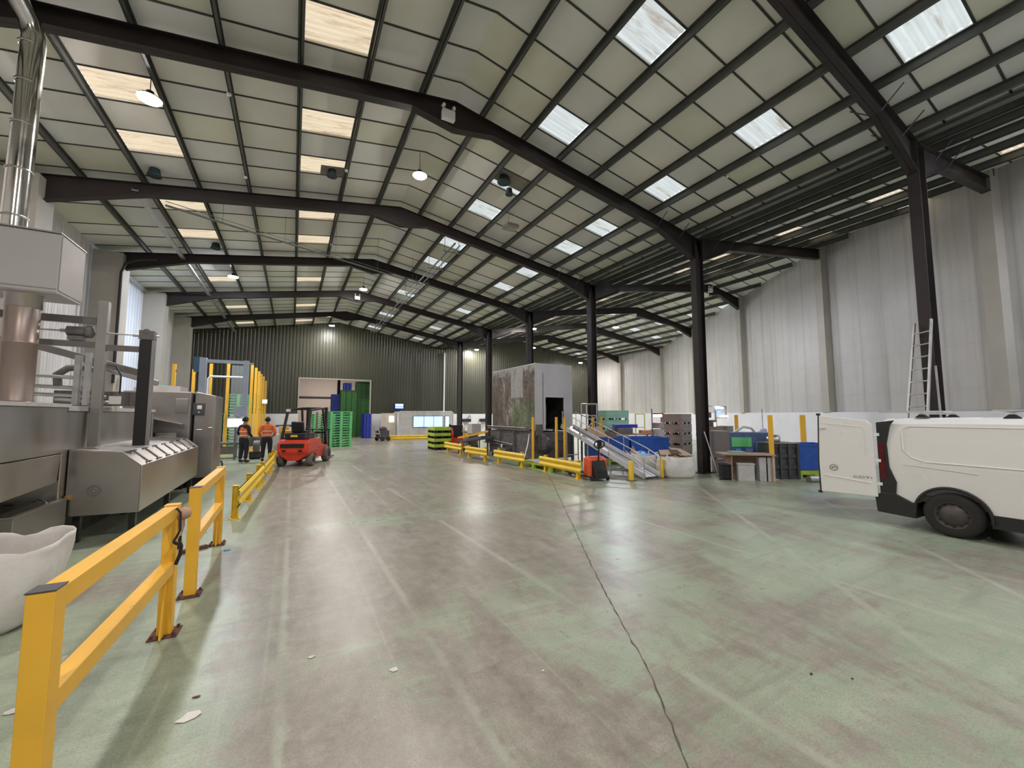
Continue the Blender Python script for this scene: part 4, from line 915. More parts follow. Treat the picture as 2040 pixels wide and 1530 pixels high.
def person(x, y, rz, label, jacket, cap):
    t = thing('person', label, 'person', (x, y, 0), rz)
    # figure faces +Y locally, 1.78 m tall
    J = {'pel':((0,0,.95),(.15,.11)),'ab':((0,.01,1.12),(.14,.10)),'ch':((0,.0,1.33),(.17,.12)),'nk0':((0,.0,1.47),(.08,.07)),'nk':((0,.01,1.54),.052),'hd0':((0,.03,1.62),(.07,.085)),'hd':((0,.03,1.70),(.07,.085))}
    E = [('pel','ab'),('ab','ch'),('ch','nk0'),('nk0','nk'),('nk','hd0'),('hd0','hd')]
    for s, S in ((-1,'l'),(1,'r')):
        bend = .12 if (s == 1) else .06
        J[S+'hp'] = ((s*.10,0,.88),(.095,.10)); J[S+'kn'] = ((s*.12,.03,.49),.062); J[S+'an'] = ((s*.13,-.02,.10),.043); J[S+'to'] = ((s*.14,.12,.045),(.045,.035))
        E += [('pel',S+'hp'),(S+'hp',S+'kn'),(S+'kn',S+'an'),(S+'an',S+'to')]
        J[S+'sh'] = ((s*.19,0,1.43),.062); J[S+'el'] = ((s*.27,-.03,1.14),.045); J[S+'wr'] = ((s*.22,.16,1.0),.03); J[S+'ha'] = ((s*.19,.22,.985),(.035,.018))
        E += [('nk0',S+'sh'),(S+'sh',S+'el'),(S+'el',S+'wr'),(S+'wr',S+'ha')]
    body = skin('body', J, E, t, SKT)
    # fingers: short chains rooted in the palm
    for s in (-1, 1):
        for k in range(4):
            bx_ = s*.19+(k-1.5)*.017; l = (.075,.085,.08,.06)[k]
            g = G(); g.tube([(bx_,.235,.985),(bx_,.235+l*.5,.975),(bx_,.235+l*.85,.95)], [.009,.008,.0065], 6); g.build('finger', SKT, t)
        g = G(); g.tube([(s*.16,.205,.99),(s*.13,.235,.985),(s*.125,.26,.975)], [.011,.009,.007], 6); g.build('thumb', SKT, t)
    # trousers, boots
    JT = {'pel':((0,0,.97),(.165,.125)),'w':((0,.0,1.05),(.155,.115))}; ET = [('pel','w')]
    for s, S in ((-1,'l'),(1,'r')):
        JT[S+'hp'] = ((s*.105,0,.86),(.112,.118)); JT[S+'kn'] = ((s*.12,.03,.49),.082); JT[S+'an'] = ((s*.13,-.02,.13),.07); ET += [('pel',S+'hp'),(S+'hp',S+'kn'),(S+'kn',S+'an')]
    skin('trousers', JT, ET, t, NAVY)
    for s in (-1, 1):
        skin('boot', {'a':((s*.13,-.03,.13),.058),'b':((s*.13,-.03,.055),(.055,.06)),'c':((s*.14,.12,.045),(.048,.042)),'d':((s*.145,.17,.04),(.035,.03))}, [('a','b'),('b','c'),('c','d')], t, BLACK)
    JJ = {'h':((0,0,.94),(.18,.14)),'ab':((0,.01,1.12),(.175,.135)),'ch':((0,.0,1.33),(.20,.145)),'nk0':((0,.0,1.46),(.11,.09))}; EJ = [('h','ab'),('ab','ch'),('ch','nk0')]
    if jacket:
        for s, S in ((-1,'l'),(1,'r')):
            JJ[S+'sh'] = ((s*.20,0,1.42),.085); JJ[S+'el'] = ((s*.28,-.03,1.14),.065); JJ[S+'wr'] = ((s*.225,.15,1.01),.05); EJ += [('nk0',S+'sh'),(S+'sh',S+'el'),(S+'el',S+'wr')]
        skin('jacket', JJ, EJ, t, HIV)
    else:
        JS = dict(JJ); ES = list(EJ)
        JS = {k: (v[0], (v[1][0]-.012, v[1][1]-.012)) for k, v in JJ.items()}
        for s, S in ((-1,'l'),(1,'r')):
            JS[S+'sh'] = ((s*.20,0,1.42),.075); JS[S+'el'] = ((s*.28,-.03,1.14),.06); JS[S+'wr'] = ((s*.225,.15,1.01),.045); ES += [('nk0',S+'sh'),(S+'sh',S+'el'),(S+'el',S+'wr')]
        skin('sweater', JS, ES, t, NAVY)
        skin('vest', {k: (v[0], (v[1][0]+.004, v[1][1]+.012)) for k, v in JJ.items()}, EJ, t, HIV)
    def band(z, rx, ry, h=.05):
        g = G(); n = 28; vs = []
        for zz in (z-h/2, z+h/2):
            for k in range(n): a = 2*math.pi*k/n; vs.append((rx*math.cos(a), ry*math.sin(a)+.003, zz))
        g.add(vs, [(k,(k+1)%n,n+(k+1)%n,n+k) for k in range(n)], 0, True); o = g.build('reflective_stripe', REFL, t, fix=False); md = o.modifiers.new('s','SOLIDIFY'); md.thickness = .006; md.offset = 1
    band(1.06, .178, .142); band(1.22, .19, .148)
    # head details
    g = G(); g.lathe([(0,-.035),(.012,-.03),(.017,-.01),(.010,.02),(0,.03)], (0,.12,1.66), 10); g.build('nose', SKT, t)
    for s in (-1, 1):
        g = G(); g.lathe([(0,-.03),(.018,-.02),(.022,.005),(.012,.03),(0,.032)], (s*.083,.015,1.665), 10); g.build('ear', SKT, t)
        g = G(); g.lathe([(0,-.011),(.011,0),(0,.011)], (s*.032,.105,1.69), 8); g.build('eye', BLACK, t)
    g = G(); g.box(-.025,.025,.108,.116,1.612,1.62); g.build('mouth', M('lips', (0.22,0.08,0.07), 0.5), t)
    g = G(); vs = []; n = 20; m = 9
    for i in range(m):
        ph = math.pi/2*(1-i/(m-1))*1.0
        for k in range(n):
            a = 2*math.pi*k/n; zz = math.sin(ph)*.115
            low = -.07 if math.sin(a) < .35 else .0
            z = 1.70+zz+(low if i == m-1 else low*.5*(i/(m-1)))
            vs.append((math.cos(ph)*.096*math.cos(a), .02+math.cos(ph)*.115*math.sin(a), z))
    g.add(vs, [(i*n+k, i*n+(k+1)%n, (i+1)*n+(k+1)%n, (i+1)*n+k) for i in range(m-1) for k in range(n)], 0, True)
    o = g.build('cap' if cap else 'hair', NAVY if cap else HAIR, t); md = o.modifiers.new('s','SOLIDIFY'); md.thickness = .006; md.offset = 1
    if cap:
        g = G(); g.prism([(-.07,.10),(-.06,.17),(0,.19),(.06,.17),(.07,.10)], 'z', 1.725, 1.733); g.build('cap_peak', NAVY, t)
    return t
person(-1.66, 19.1, -.75, 'person in dark cap and orange vest over dark sweater, standing left, turned to the right', False, True)
person(-.88, 19.1, .05, 'person in orange high visibility jacket with grey stripes, seen from behind', True, False)

# ================= van =================
VANW = M('van_white_paint', (0.76,0.745,0.72), 0.3, 0, 0.004, 1.0)
VTRIM = M('black_trim', (0.016,0.016,0.016), 0.6, 0, 0.2, 6)
TAIL = M('dark_red_lens', (0.10,0.008,0.01), 0.2, 0, 0.2, 6)
def applied(o, cutters):
    for c in cutters:
        md = o.modifiers.new('cut', 'BOOLEAN'); md.operation = 'DIFFERENCE'; md.object = c; md.solver = 'EXACT'
    bpy.context.view_layer.update()
    dg = bpy.context.evaluated_depsgraph_get(); me = bpy.data.meshes.new_from_object(o.evaluated_get(dg))
    o.modifiers.clear(); o.data = me
    for c in cutters: bpy.data.objects.remove(c)
t = thing('van', 'white panel van at the right edge with its rear door open', 'van', (9.0, 0, 0))
# body sections along y: (y, z_bottom, z_top, half inset at roof)
secs = [(3.02,.50,1.79,.09),(2.95,.47,1.83,.07),(2.2,.42,1.85,.06),(0.5,.42,1.86,.06),(-.35,.42,1.84,.08),(-.75,.42,1.45,.2),(-1.2,.42,1.12,.12),(-1.75,.42,.92,.10),(-1.9,.45,.75,.14)]
vs = []; W_ = 1.92
for y, zb, zt, ins in secs:
    zm = zb+(zt-zb)*.45
    half = [(0.012,zb),(0.0,zm),(.02,zb+(zt-zb)*.72),(ins*.75,zt-.10),(ins+.05,zt-.03),(ins+.18,zt)]
    ring = half+[(W_-a, z) for a, z in half[::-1]]
    vs += [(a, y, z) for a, z in ring]
n = 12
fs = [(i*n+k, i*n+(k+1)%n, (i+1)*n+(k+1)%n, (i+1)*n+k) for i in range(len(secs)-1) for k in range(n)]+[tuple(range(n))[::-1], tuple(range((len(secs)-1)*n, len(secs)*n))]
g = G(); g.add(vs, fs); body = g.build('body', VANW, None)
cut = []
for y in (2.2, -1.0):
    g = G(); g.cyl((-.3,y,.335),(.30,y,.335),.405,40); cut.append(g.build('cutter', VTRIM)); g = G(); g.cyl((1.62,y,.335),(2.3,y,.335),.405,40); cut.append(g.build('cutter', VTRIM))
g = G(); g.box(.12,1.8,1.2,3.3,.56,1.72); cut.append(g.build('cutter', VTRIM))
applied(body, cut); body.parent = t; body.data.materials.clear(); body.data.materials.append(VANW)
for p in body.data.polygons: p.use_smooth = False
bv = body.modifiers.new('b','BEVEL'); bv.width = .012; bv.segments = 2; bv.limit_method = 'ANGLE'; bv.angle_limit = .6
g = G(); g.box(.13,1.79,1.21,2.9,.565,.58); g.box(.13,1.79,1.21,1.23,.58,1.7); g.build('load_floor', DARKGREY, t)
# black rear corner, bumper, sills, arches
g = G(); g.prism([(3.04,.55),(2.84,.55),(2.82,.75),(2.90,1.0),(2.92,1.4),(2.86,1.72),(2.80,1.80),(3.04,1.76)], 'x', -.012, .02); g.prism([(3.04,.55),(2.95,.55),(2.95,1.76),(3.04,1.76)],'x',.02,.11); g.build('rear_pillar', VTRIM, t)
g = G(); g.prism([(3.02,.8),(2.93,.8),(2.95,1.0),(2.96,1.4),(3.03,1.4)], 'x', -.02, .03); g.build('tail_lamp', TAIL, t)
g = G(); g.prism([(3.10,.22),(3.12,.50),(3.02,.56),(2.84,.56),(2.62,.44),(2.60,.20)], 'x', -.02, 1.94); g.build('rear_bumper', VTRIM, t, bevel=.015)
g = G(); g.box(.0,.06,-.6,1.80,.24,.43); g.build('sill', VTRIM, t)
g = G(); g.box(1.86,1.92,-.6,1.80,.24,.43); g.build('sill', VTRIM, t)
g = G(); g.box(.3,1.62,-1.8,2.9,.22,.41); g.build('underbody', BLACK, t)
g = G(); g.box(-.01,1.93,-1.98,-1.76,.2,.62); g.build('front_bumper', VTRIM, t, bevel=.02)
for y in (2.2, -1.0):
    g = G(); a0 = 0; pts = [(-.006, y+.415*math.cos(a), .335+.415*math.sin(a)) for a in [math.radians(d) for d in range(-6, 187, 8)]]; g.tube(pts, .022, 6); g.build('arch_trim', VTRIM, t)
STW = M('dusty_steel_wheel', (0.085,0.075,0.07), 0.5, 0.4, 0.2, 6)
for x, y in ((.10,2.2),(1.82,2.2),(.10,-1.0),(1.82,-1.0)):
    s = -1 if x < 1 else 1
    g = G(); g.lathe([(.20,-.10),(.28,-.11),(.325,-.085),(.335,-.05),(.335,.05),(.325,.085),(.28,.11),(.20,.10),(.20,-.10)], (x,y,.335), 40, axis='x'); w = g.build('wheel', RUBBER, t)
    g = G(); g.lathe([(.205,s*.09),(.195,s*.105),(.185,s*.07),(.165,s*.05),(.15,s*.075),(.07,s*.085),(.04,s*.10),(0,s*.10)], (x,y,.335), 32, axis='x'); r = g.build('rim', STW, w)
    if s < 0:
        for k in range(12):
            a = 2*math.pi*k/12; g = G(); g.cyl((x-.0795,y+.165*math.cos(a),.335+.165*math.sin(a)),(x-.06,y+.165*math.cos(a),.335+.165*math.sin(a)),.014,8); g.build('rim_hole', BLACK, w)
# pressed side panel lines and sliding rail
g = G()
g.tube([(-.002,2.72,1.6),(.006,2.70,1.67),(.03,2.62,1.70),(.04,0.0,1.70)], .007, 6); g.tube([(-.002,2.72,1.6),(-.004,2.71,1.3),(-.004,2.6,1.18),(-.004,2.45,1.13),(-.004,0.0,1.10)], .009, 6)
g.tube([(-.004,2.72,1.06),(-.004,2.5,1.05),(-.004,1.9,1.0)], .006, 6); g.build('pressed_crease', VANW, t)
g = G(); g.box(-.004,.0,1.15,1.158,.45,1.66); g.build('panel_gap', VTRIM, t)
# roof bars with tube carrier
for y in (2.5, 1.55):
    g = G(); g.box(.16,1.76,y-.025,y+.025,1.90,1.925); g.build('roof_bar', ALU, t)
    g = G(); g.prism([(y-.09,1.845),(y-.03,1.90),(y+.03,1.90),(y+.09,1.845)], 'x', .17, .24); g.prism([(y-.09,1.845),(y-.03,1.90),(y+.03,1.90),(y+.09,1.845)], 'x', 1.68, 1.75); g.build('bar_foot', VTRIM, t)
# open rear door
dr = thing('dummy', 'x', 'x'); bpy.data.objects.remove(dr)
D0 = Vector((-.02,3.07)); D1 = Vector((-.24,3.82)); dv = (D1-D0); dl = dv.length; ang = math.atan2(dv.y, dv.x)
def door_local(g, name, mat):
    o = g.build(name, mat, t); o.location = (D0.x, D0.y, 0); o.rotation_euler = (0,0,ang); return o
g = G(); g.prism([(0.0,.47),(dl,.47),(dl+.01,1.0),(dl-.02,1.88),(.10,1.80),(.02,1.72)], 'y', -.03, .03); dd = door_local(g, 'rear_door', VANW); dm = dd.modifiers.new('b','BEVEL'); dm.width=.012; dm.segments=2
def dpart(g, name, mat):
    o = g.build(name, mat, dd); return o
# outside face of the door is the left-hand (local +y) side as seen from the camera
S = 1
g = G(); g.tube([(dl-.05,S*.032,1.74),(.16,S*.032,1.68),(.12,S*.032,1.62),(.12,S*.032,1.2)], .006, 6); g.tube([(dl-.05,S*.032,.78),(.08,S*.032,.70)], .008, 6); dpart(g, 'pressed_crease', VANW)
g = G(); g.tube([(dl+.012,0,.44),(dl+.018,0,1.0),(dl-.012,0,1.9)], .014, 8); g.bx((dl+.02,0,.46),(.06,.05,.04)); g.bx((dl-.01,0,1.9),(.06,.05,.04)); dpart(g, 'door_seal', VTRIM)
g = G(); g.bx((dl-.07,S*.045,1.66),(.10,.03,.045)); dpart(g, 'hinge_stop', VANW)
BADGE = M('chrome_badge', (0.32,0.31,0.31), 0.3, 0.8)
g = G(); R = .055; cx_, cz_ = dl-.20, .93
g.tube([(cx_+R*math.cos(a), S*.035, cz_+R*math.sin(a)) for a in [2*math.pi*k/24 for k in range(25)]], .006, 6)
g.tube([(cx_-.045,S*.036,cz_-.01),(cx_-.015,S*.036,cz_+.022),(cx_+.005,S*.036,cz_+.002),(cx_+.03,S*.036,cz_-.02),(cx_+.015,S*.036,cz_+.015)], .007, 6); dpart(g, 'badge', BADGE)
fc = bpy.data.curves.new('door_lettering', 'FONT'); fc.body = 'CDTi'; fc.size = .085; fc.extrude = .002; fc.align_x = 'CENTER'
fo = bpy.data.objects.new('door_lettering', fc); C.objects.link(fo); fo.parent = dd; fo.location = (.19, .033, .775); fo.rotation_euler = (math.pi/2, 0, math.pi); fo.scale = (1.35, .6, 1); fc.materials.append(BADGE)
bpy.context.view_layer.update(); tm = bpy.data.meshes.new_from_object(fo.evaluated_get(bpy.context.evaluated_depsgraph_get())); f2 = bpy.data.objects.new('door_lettering', tm); C.objects.link(f2); f2.parent = dd; f2.location = fo.location; f2.rotation_euler = fo.rotation_euler; f2.scale = fo.scale; bpy.data.objects.remove(fo); bpy.data.curves.remove(fc)
for z in (.7, 1.1, 1.55):
    g = G(); g.bx((-.03,-.0,z),(.07,.05,.05)); dpart(g, 'hinge', VANW)
# ladder resting on the bars
t = thing('short_ladder', 'silver ladder section lying across the van roof bars', 'ladder', (9.42, 2.55, 1.926))
g = G(); g.bar((-.1,.55,.02),(.0,-.25,.02),.06,.035); g.bar((.28,.55,.02),(.38,-.25,.02),.06,.035); g.build('rail', ALU, t)
g = G()
for k in range(3): y = .42-k*.27; g.tube([(-.06+.03*k,y,.02),(.3+.03*k,y,.02)], .014, 8)
g.build('rung', ALU, t)
g = G(); g.tube([(9.3,1.35,1.955),(9.3,1.75,1.955)], .028, 10); tag(g.build('roof_tube', ALU), 'short grey tube lying on the front roof bar of the van', 'tube')

# tall ladder against nearest column
t = thing('ladder', 'tall aluminium ladder leaning on the nearest brown column behind the van', 'ladder', (11.0, 3.24, 0))
La, Lb = Vector((0,.17,0)), Vector((.56,-.09,3.84)); Ra, Rb = Vector((0,-.17,0)), Vector((.56,-.35,3.88))
for a, b_ in ((La,Lb),(Ra,Rb)):
    g = G(); g.bar(a, b_, .03, .075, up=(1,0,0)); g.build('rail', ALU, t)
for k in range(14):
    u = (.25+k*.262)/3.9; g = G(); g.tube([La+(Lb-La)*u, Ra+(Rb-Ra)*u], .015, 8); g.build('rung', ALU, t)
g = G(); g.bar(Vector((.62,-.38,0)), Vector((.54,-.36,2.9)), .025, .05, up=(1,0,0)); g.build('support_leg', GALV, t)
# thin pole leaning at second column
g = G(); g.tube([(11.62,8.25,1.35),(12.02,8.1,.01)], .015, 6); tag(g.build('metal_pole', WHITE), 'thin white pole leaning against the base of the nearer column', 'pole')

# ================= right-hand clutter =================
WOODT = M('desk_wood', (0.34,0.22,0.15), 0.6, 0, 0.12, 4)
t = thing('desk', 'worn wooden desk standing in front of the blue control cabinet', 'desk', (11.75, 7.0, 0), -.72)
g = G(); g.box(-.75,.65,-.35,.35,.72,.76); g.build('desktop', WOODT, t, bevel=.005)
g = G(); g.box(-.5,-.47,-.3,.3,0,.719); g.build('leg', WOODT, t); g = G(); g.box(.55,.58,-.3,.3,0,.719); g.build('leg', WOODT, t)
g = G(); g.box(-.469,.549,.05,.08,.3,.719); g.build('modesty_panel', WOODT, t)
def place(name, label, cat, loc, rz, parts):
    t = thing(name, label, cat, loc, rz)
    for pn, mt, boxes in parts:
        g = G()
        for b_ in boxes: g.box(*b_)
        g.build(pn, mt, t, bevel=.006)
    return t
place('waste_bin', 'small black bin under the left end of the desk', 'bin', (11.2,7.3,0), -.6, [('body', BLACK, [(-.14,.14,-.14,.14,.04,.42)]), ('rim', BLACK, [(-.17,.17,-.17,.17,.42,.45)]), ('foot', BLACK, [(-.22,.12,-.1,-.06,0,.04)])])
DW = M('dirty_white_plastic', (0.50,0.48,0.46), 0.6, 0, 0.1, 5, dirt=(0.25,0.22,0.2), dth=.6)
place('storage_tub', 'dirty white tub on the floor below the desk', 'tub', (11.52,6.92,0), -.7, [('body', DW, [(-.22,.2,-.15,.15,0,.46)]), ('lid', DW, [(-.235,.215,-.165,.165,.46,.5)])])
place('filing_box', 'white upright box with a dark slot, right of the tub below the desk', 'box', (12.0,6.62,0), -.7, [('body', DW, [(-.2,-.02,-.14,.14,0,.68),(.02,.2,-.14,.14,0,.68)]), ('divider', BLACK, [(-.02,.02,-.12,.12,0,.5)])])
BLC = M('blue_grey_cabinet', (0.07,0.11,0.22), 0.4, 0, 0.25, 3); GREYC = M('warm_grey_case', (0.17,0.155,0.15), 0.5, 0, 0.1, 3)
t = thing('control_cabinet', 'blue and grey control cabinet with a green notice, behind the desk', 'cabinet', (12.9, 7.9, 0), -.72)
g = G(); g.box(-.35,.85,-.25,.3,.55,1.32); g.build('case', BLC, t, bevel=.015); g = G(); g.box(-.85,-.351,-.25,.3,.5,1.36); g.build('side_unit', GREYC, t, bevel=.01)
g = G(); g.box(.851,1.05,-.28,.3,.4,1.25); g.build('end_unit', GREYC, t, bevel=.01)
g = G(); g.box(-.3,.28,-.262,-.251,.86,1.16); g.build('notice', M('green_notice', (0.13,0.52,0.19), 0.5, 0, .05), t)
g = G(); g.box(-.2,-.05,-.29,-.251,.55,.8); g.box(.4,.5,-.29,-.251,.6,1.0); g.box(.1,.3,-.29,-.251,.55,.8); g.build('pipe_cover', M('pale_blue_panel', (0.12,0.25,0.5), 0.4), t)
g = G(); g.box(-.8,1.0,-.2,.25,0,.399); g.build('plinth', GREYC, t)
g = G(); g.tube([(-.1,0,1.33),(0.1,-.1,1.5),(.4,.05,1.45),(.5,.1,1.33)], .04, 8); g.build('hose', M('white_hose', (.6,.6,.6), .5), t)
place('green_folder', 'green folder lying on the left half of the desk', 'folder', (11.62,7.22,.761), -.6, [('cover', MINT, [(-.2,.2,-.13,.13,0,.05)])])
# black pallets standing
t = thing('black_pallet_box', 'tall black slotted pallet box between the yellow post and the blue box', 'crate', (12.95, 6.75, 0), -.5)
g = G(); L_, W_2, h_ = .8, .7, 1.03
for x in (-.4,-.17,.08,.34): g.box(x, x+.07, -.35, -.32, 0, h_)
for z in (0,.3,.62,.93): g.box(-.4,.41,-.32,-.29,z,z+.11)
g.box(-.4,.41,-.289,.35,.02,h_-.02); g.build('body', DARKGREY, t)
g = G(); g.box(-.42,.43,-.37,.36,h_,h_+.03); g.build('lid', GREYC, t)
t = thing('floor_tube', 'grey metal cylinder lying on the floor beside the open van door', 'tube', (13.2,5.7,0.0), -.45)
g = G(); g.tube([(-.45,0,.09),(.5,0,.09)], .089, 20); g.build('tube_body', GALV, t)
for x in (-.44,.49):
    g = G(); g.tube([(x-.012,0,.09),(x+.012,0,.09)], .0897, 20); g.build('end_ring', GREYC, t)
t = thing('cooking_pot', 'round metal pot standing on the black pallet box', 'pot', (12.85,6.8,1.061))
g = G(); g.lathe([(0,0),(.17,0),(.18,.16),(.17,.16),(.165,.01)], seg=20); g.build('pan', GALV, t); g = G(); g.tube([(.15,0,.14),(.22,-.05,.2),(.3,0,.1)], .01, 6); g.build('handle', GALV, t)
LAMPC = M('lavender_shade', (0.5,0.45,0.7), 0.4)
t = thing('work_lamp', 'round hooded work lamp on a thin cable above the black pallet box', 'lamp', (15.2,8.4,1.1))
g = G(); g.tube([(0,0,.3),(0,0,1.0)], .01, 6); g.build('cable', BLACK, t)
g = G(); g.lathe([(0,.3),(.12,.26),(.16,0),(.15,0),(.11,.24)], seg=16); g.build('shade', LAMPC, t)
# machine bench with lights
t = thing('inspection_bench', 'grey inspection bench with posts and bright tube lights beyond the column', 'workbench', (16.7, 11.35, 0), .15)
g = G(); g.box(-.5,1.6,-.3,.6,.95,1.02); g.build('bench_top', GREYC, t)
g = G()
for x in (-.45,.3,1.55):
    for y in (-.25,.55): g.box(x-.03,x+.03,y-.03,y+.03,0,.949 if (y<0 and x<1.2) else .949)
g.build('leg', GALV, t)
for x in (-.45,.45):
    g = G(); g.box(x-.03,x+.03,.1,.16,1.021,2.25); g.build('upright', GALV, t)
g = G(); g.box(-.48,1.5,.1,.16,2.251,2.3); g.box(.45,1.5,.1,.16,1.72,1.77); g.box(1.44,1.5,.1,.16,1.771,2.25); g.build('crossbar', GALV, t)
g = G(); g.box(.35,.95,.0,.09,2.16,2.25); g.build('tube_light', glow('cool_tube_light', (0.85,0.9,1.0), 9.0), t)
g = G(); g.box(.75,1.42,.0,.09,1.78,1.86); g.build('lower_tube_light', glow('soft_tube_light', (1.0,0.85,0.85), 3.0), t)
g = G(); g.box(.55,.8,.02,.09,1.9,2.08); g.build('blue_indicator', glow('blue_indicator', (0.12,0.25,1.0), 2.5), t)
g = G(); g.box(-.1,.3,.02,.2,1.25,1.65); g.box(-.35,-.2,.0,.2,1.75,2.0); g.build('control_box', GREYC, t, bevel=.02)
g = G(); g.box(-.0,.2,.0,.019,1.35,1.55); g.build('screen', glow('pale_screen', (0.7,0.8,0.6), 0.9), t)
crate0 = ribcrate(TAUPE, .6, .5, .34, 'grey slotted crate on the left of the inspection bench top', (16.62, 11.3, 1.021), .15, 'grey crates on the inspection bench')
dup(crate0, (17.7, 11.5, 1.021), .15, 'grey slotted crate on the right of the inspection bench top')
for i, (x, y) in enumerate(((15.75,10.35),(16.35,10.62))):
    place('black_tray', 'black tray on the wooden pallets, %s of two' % ('left','right')[i], 'tray', (x,y,.725), .5, [('tray_body', BLACK, [(-.28,.28,-.2,.2,0,.16)])])
# red lamp station
t = thing('red_lamp_station', 'white station with a glowing red heat lamp on a thin pole', 'machine', (14.0, 12.2, 0), .2)
g = G(); g.tube([(-.25,.1,0),(-.25,.1,2.15)], .025, 8); g.build('pole', GREYC, t)
g = G(); g.box(-.15,.35,-.15,.25,.0,1.25); g.build('cabinet', DW, t, bevel=.02)
g = G(); g.box(-.1,.3,-.16,.2,1.30,1.55); g.build('glass_tank', GALV, t, bevel=.02)
g = G(); g.box(-.12,.35,-.12,.18,1.9,1.96); g.tube([(-.25,.1,1.93),(-.12,.1,1.93)], .02, 6); g.build('lamp_hood', RED, t)
g = G(); g.box(-.05,.28,-.08,.14,1.80,1.899); g.build('heat_lamp', glow('red_heat_lamp', (1.0,0.32,0.26), 14.0), t)
# shelving with boxes behind blue boxes
t = thing('work_table', 'brown work table with clutter behind the blue boxes', 'table', (13.4, 13.2, 0), -.4)
g = G(); g.box(-1.1,1.0,-.4,.4,1.0,1.05); g.build('tabletop', WOODT, t)
g = G()
for x in (-1.05,.95):
    for y in (-.35,.35): g.box(x-.03,x+.03,y-.03,y+.03,0,.999)
g.box(-1.0,.9,-.3,.3,.4,.45); g.build('leg', GREYC, t)
g = G(); g.box(-.7,.0,-.3,.3,1.051,1.3); g.build('case', GREYC, t, bevel=.02)
place('blue_tray', 'long dark blue tray on top of the work table clutter', 'tray', (13.15,13.35,1.305), -.4, [('tray_body', BLUE2, [(-.45,.55,-.25,.25,0,.15)])])
place('carton', 'flat pinkish brown carton on the right end of the work table', 'box', (14.1,12.95,1.051), -.4, [('carton_body', CARD, [(-.25,.25,-.2,.2,0,.14)])])
place('dark_box', 'dark box standing on left end of the work table', 'box', (12.55,13.55,1.051), -.4, [('box_body', GREYC, [(-.12,.12,-.2,.2,0,.22)]), ('slot', BLACK, [(-.1,.1,-.205,-.201,.05,.15)])])
t = thing('equipment_stand', 'open pale yellow square stand standing in front of the white right wall', 'frame', (17.9, 17.2, 0))
g = G(); g.box(0,.05,0,.05,0,1.95); g.box(.75,.8,0,.05,0,1.95); g.box(.05,.75,0,.05,1.9,1.95); g.box(.05,.75,0,.05,1.1,1.15); g.build('frame_bar', M('pale_yellow_paint', (.55,.5,.12), .5), t)
for i, (x, y, z, d_) in enumerate(((19.3,6.35,1.45,'left'),(20.4,8.3,1.45,'middle'),(17.95,3.9,1.45,'right'))):
    g = G(); xw_ = wallx(y)-.14; g.box(xw_-.06,xw_-.005,y-.03,y+.03,z,z+.06); tag(g.build('wall_fixing', BLACK), 'small dark fixing on the white lower right wall, %s one' % d_, 'fixing')

# ================= left machinery =================
t = thing('stainless_trough', 'long stainless steel trough with sloping hinged edge and round emblem on its end', 'machine', (-2.04, 8.3, 0))
g = G(); g.prism([(0,.39),(0,1.10),(-.24,1.32),(-.82,1.38),(-.82,.41)], 'y', 0, 4.3); g.build('casing', STAIN, t, bevel=.008)
g = G()
for k in range(7):
    y = .35+k*.58
    for u, dz in ((.06,0),(.9,0)):
        x = -.24+.24*u; z = 1.32-.22*u; g.bx((x+.008,y,z+.008),(.035,.06,.012)); g.bx((x+.008,y+.16,z+.008),(.035,.06,.012))
g.build('hinge', BLACK, t)
g = G()
for k in range(7): y = .46+k*.58; g.bar((-.21,y,1.31),(-.03,y,1.145),.06,.012)
g.build('hinge_strap', STAIN2, t)
g = G(); g.tube([(-.0,.0,.39),(0,0,1.1),(-.24,0,1.325),(-.82,0,1.385)], .008, 6); g.tube([(0,0,1.1),(0,4.3,1.1)], .006, 6); g.build('edge_bead', STAIN2, t)
g = G(); c = (-.52, -.004, .76)
for k in range(28):
    a = 2*math.pi*k/28; p = (c[0]+.09*math.cos(a), c[1], c[2]+.09*math.sin(a)); q = (c[0]+.055*math.cos(a+.25), c[1], c[2]+.055*math.sin(a+.25)); g.bar(p, q, .006, .01, up=(0,1,0))
g.tube([(c[0]+.03*math.cos(a), c[1], c[2]+.03*math.sin(a)) for a in [2*math.pi*k/16 for k in range(17)]], .008, 6); g.build('emblem', GREYC, t)
for x in (-.1,-.72):
    for y in (.15, 2.1, 4.1):
        g = G(); g.box(x-.04,x+.04,y-.04,y+.04,.0,.389); g.build('leg', BLACK, t)
t = thing('stainless_tank', 'large stainless process tank at the left edge with white top flange', 'machine', (-2.85, 5.8, 0))
g = G(); g.prism([(0,1.35),(0,2.0),(-2.4,2.0),(-2.4,1.35)], 'y', 0, 2.33); g.build('upper_shell', STAIN, t, bevel=.01)
g = G(); g.add([(-.01,0,1.34),(-.01,2.28,1.34),(-2.3,2.28,1.34),(-2.3,0,1.34),(-.01,.0,.86),(-.01,2.22,.95),(-1.9,2.2,.74),(-1.9,.0,.74)], [(0,1,2,3),(7,6,5,4),(0,4,5,1),(1,5,6,2),(2,6,7,3),(3,7,4,0)]); g.build('lower_shell', STAIN, t, bevel=.01)
g = G(); g.box(-2.45,.03,-.03,2.36,2.001,2.05); g.build('top_flange', DW, t)
g = G()
for x in (-.4,-2.2):
    for y in (.3,2.1): g.box(x-.05,x+.05,y-.05,y+.05,0,.7)
g.build('leg', BLACK, t)
t = thing('rear_stainless_tank', 'stainless tank behind the trough, with a rounded doorway opening', 'machine', (-2.87, 8.35, 0))
g = G(); g.box(-2.3,0,-.2,3.3,.6,1.95); g.build('shell', STAIN, t, bevel=.02)
g = G(); g.box(-2.3,.02,-.18,4.0,1.951,2.02); g.build('top_flange', DW, t)
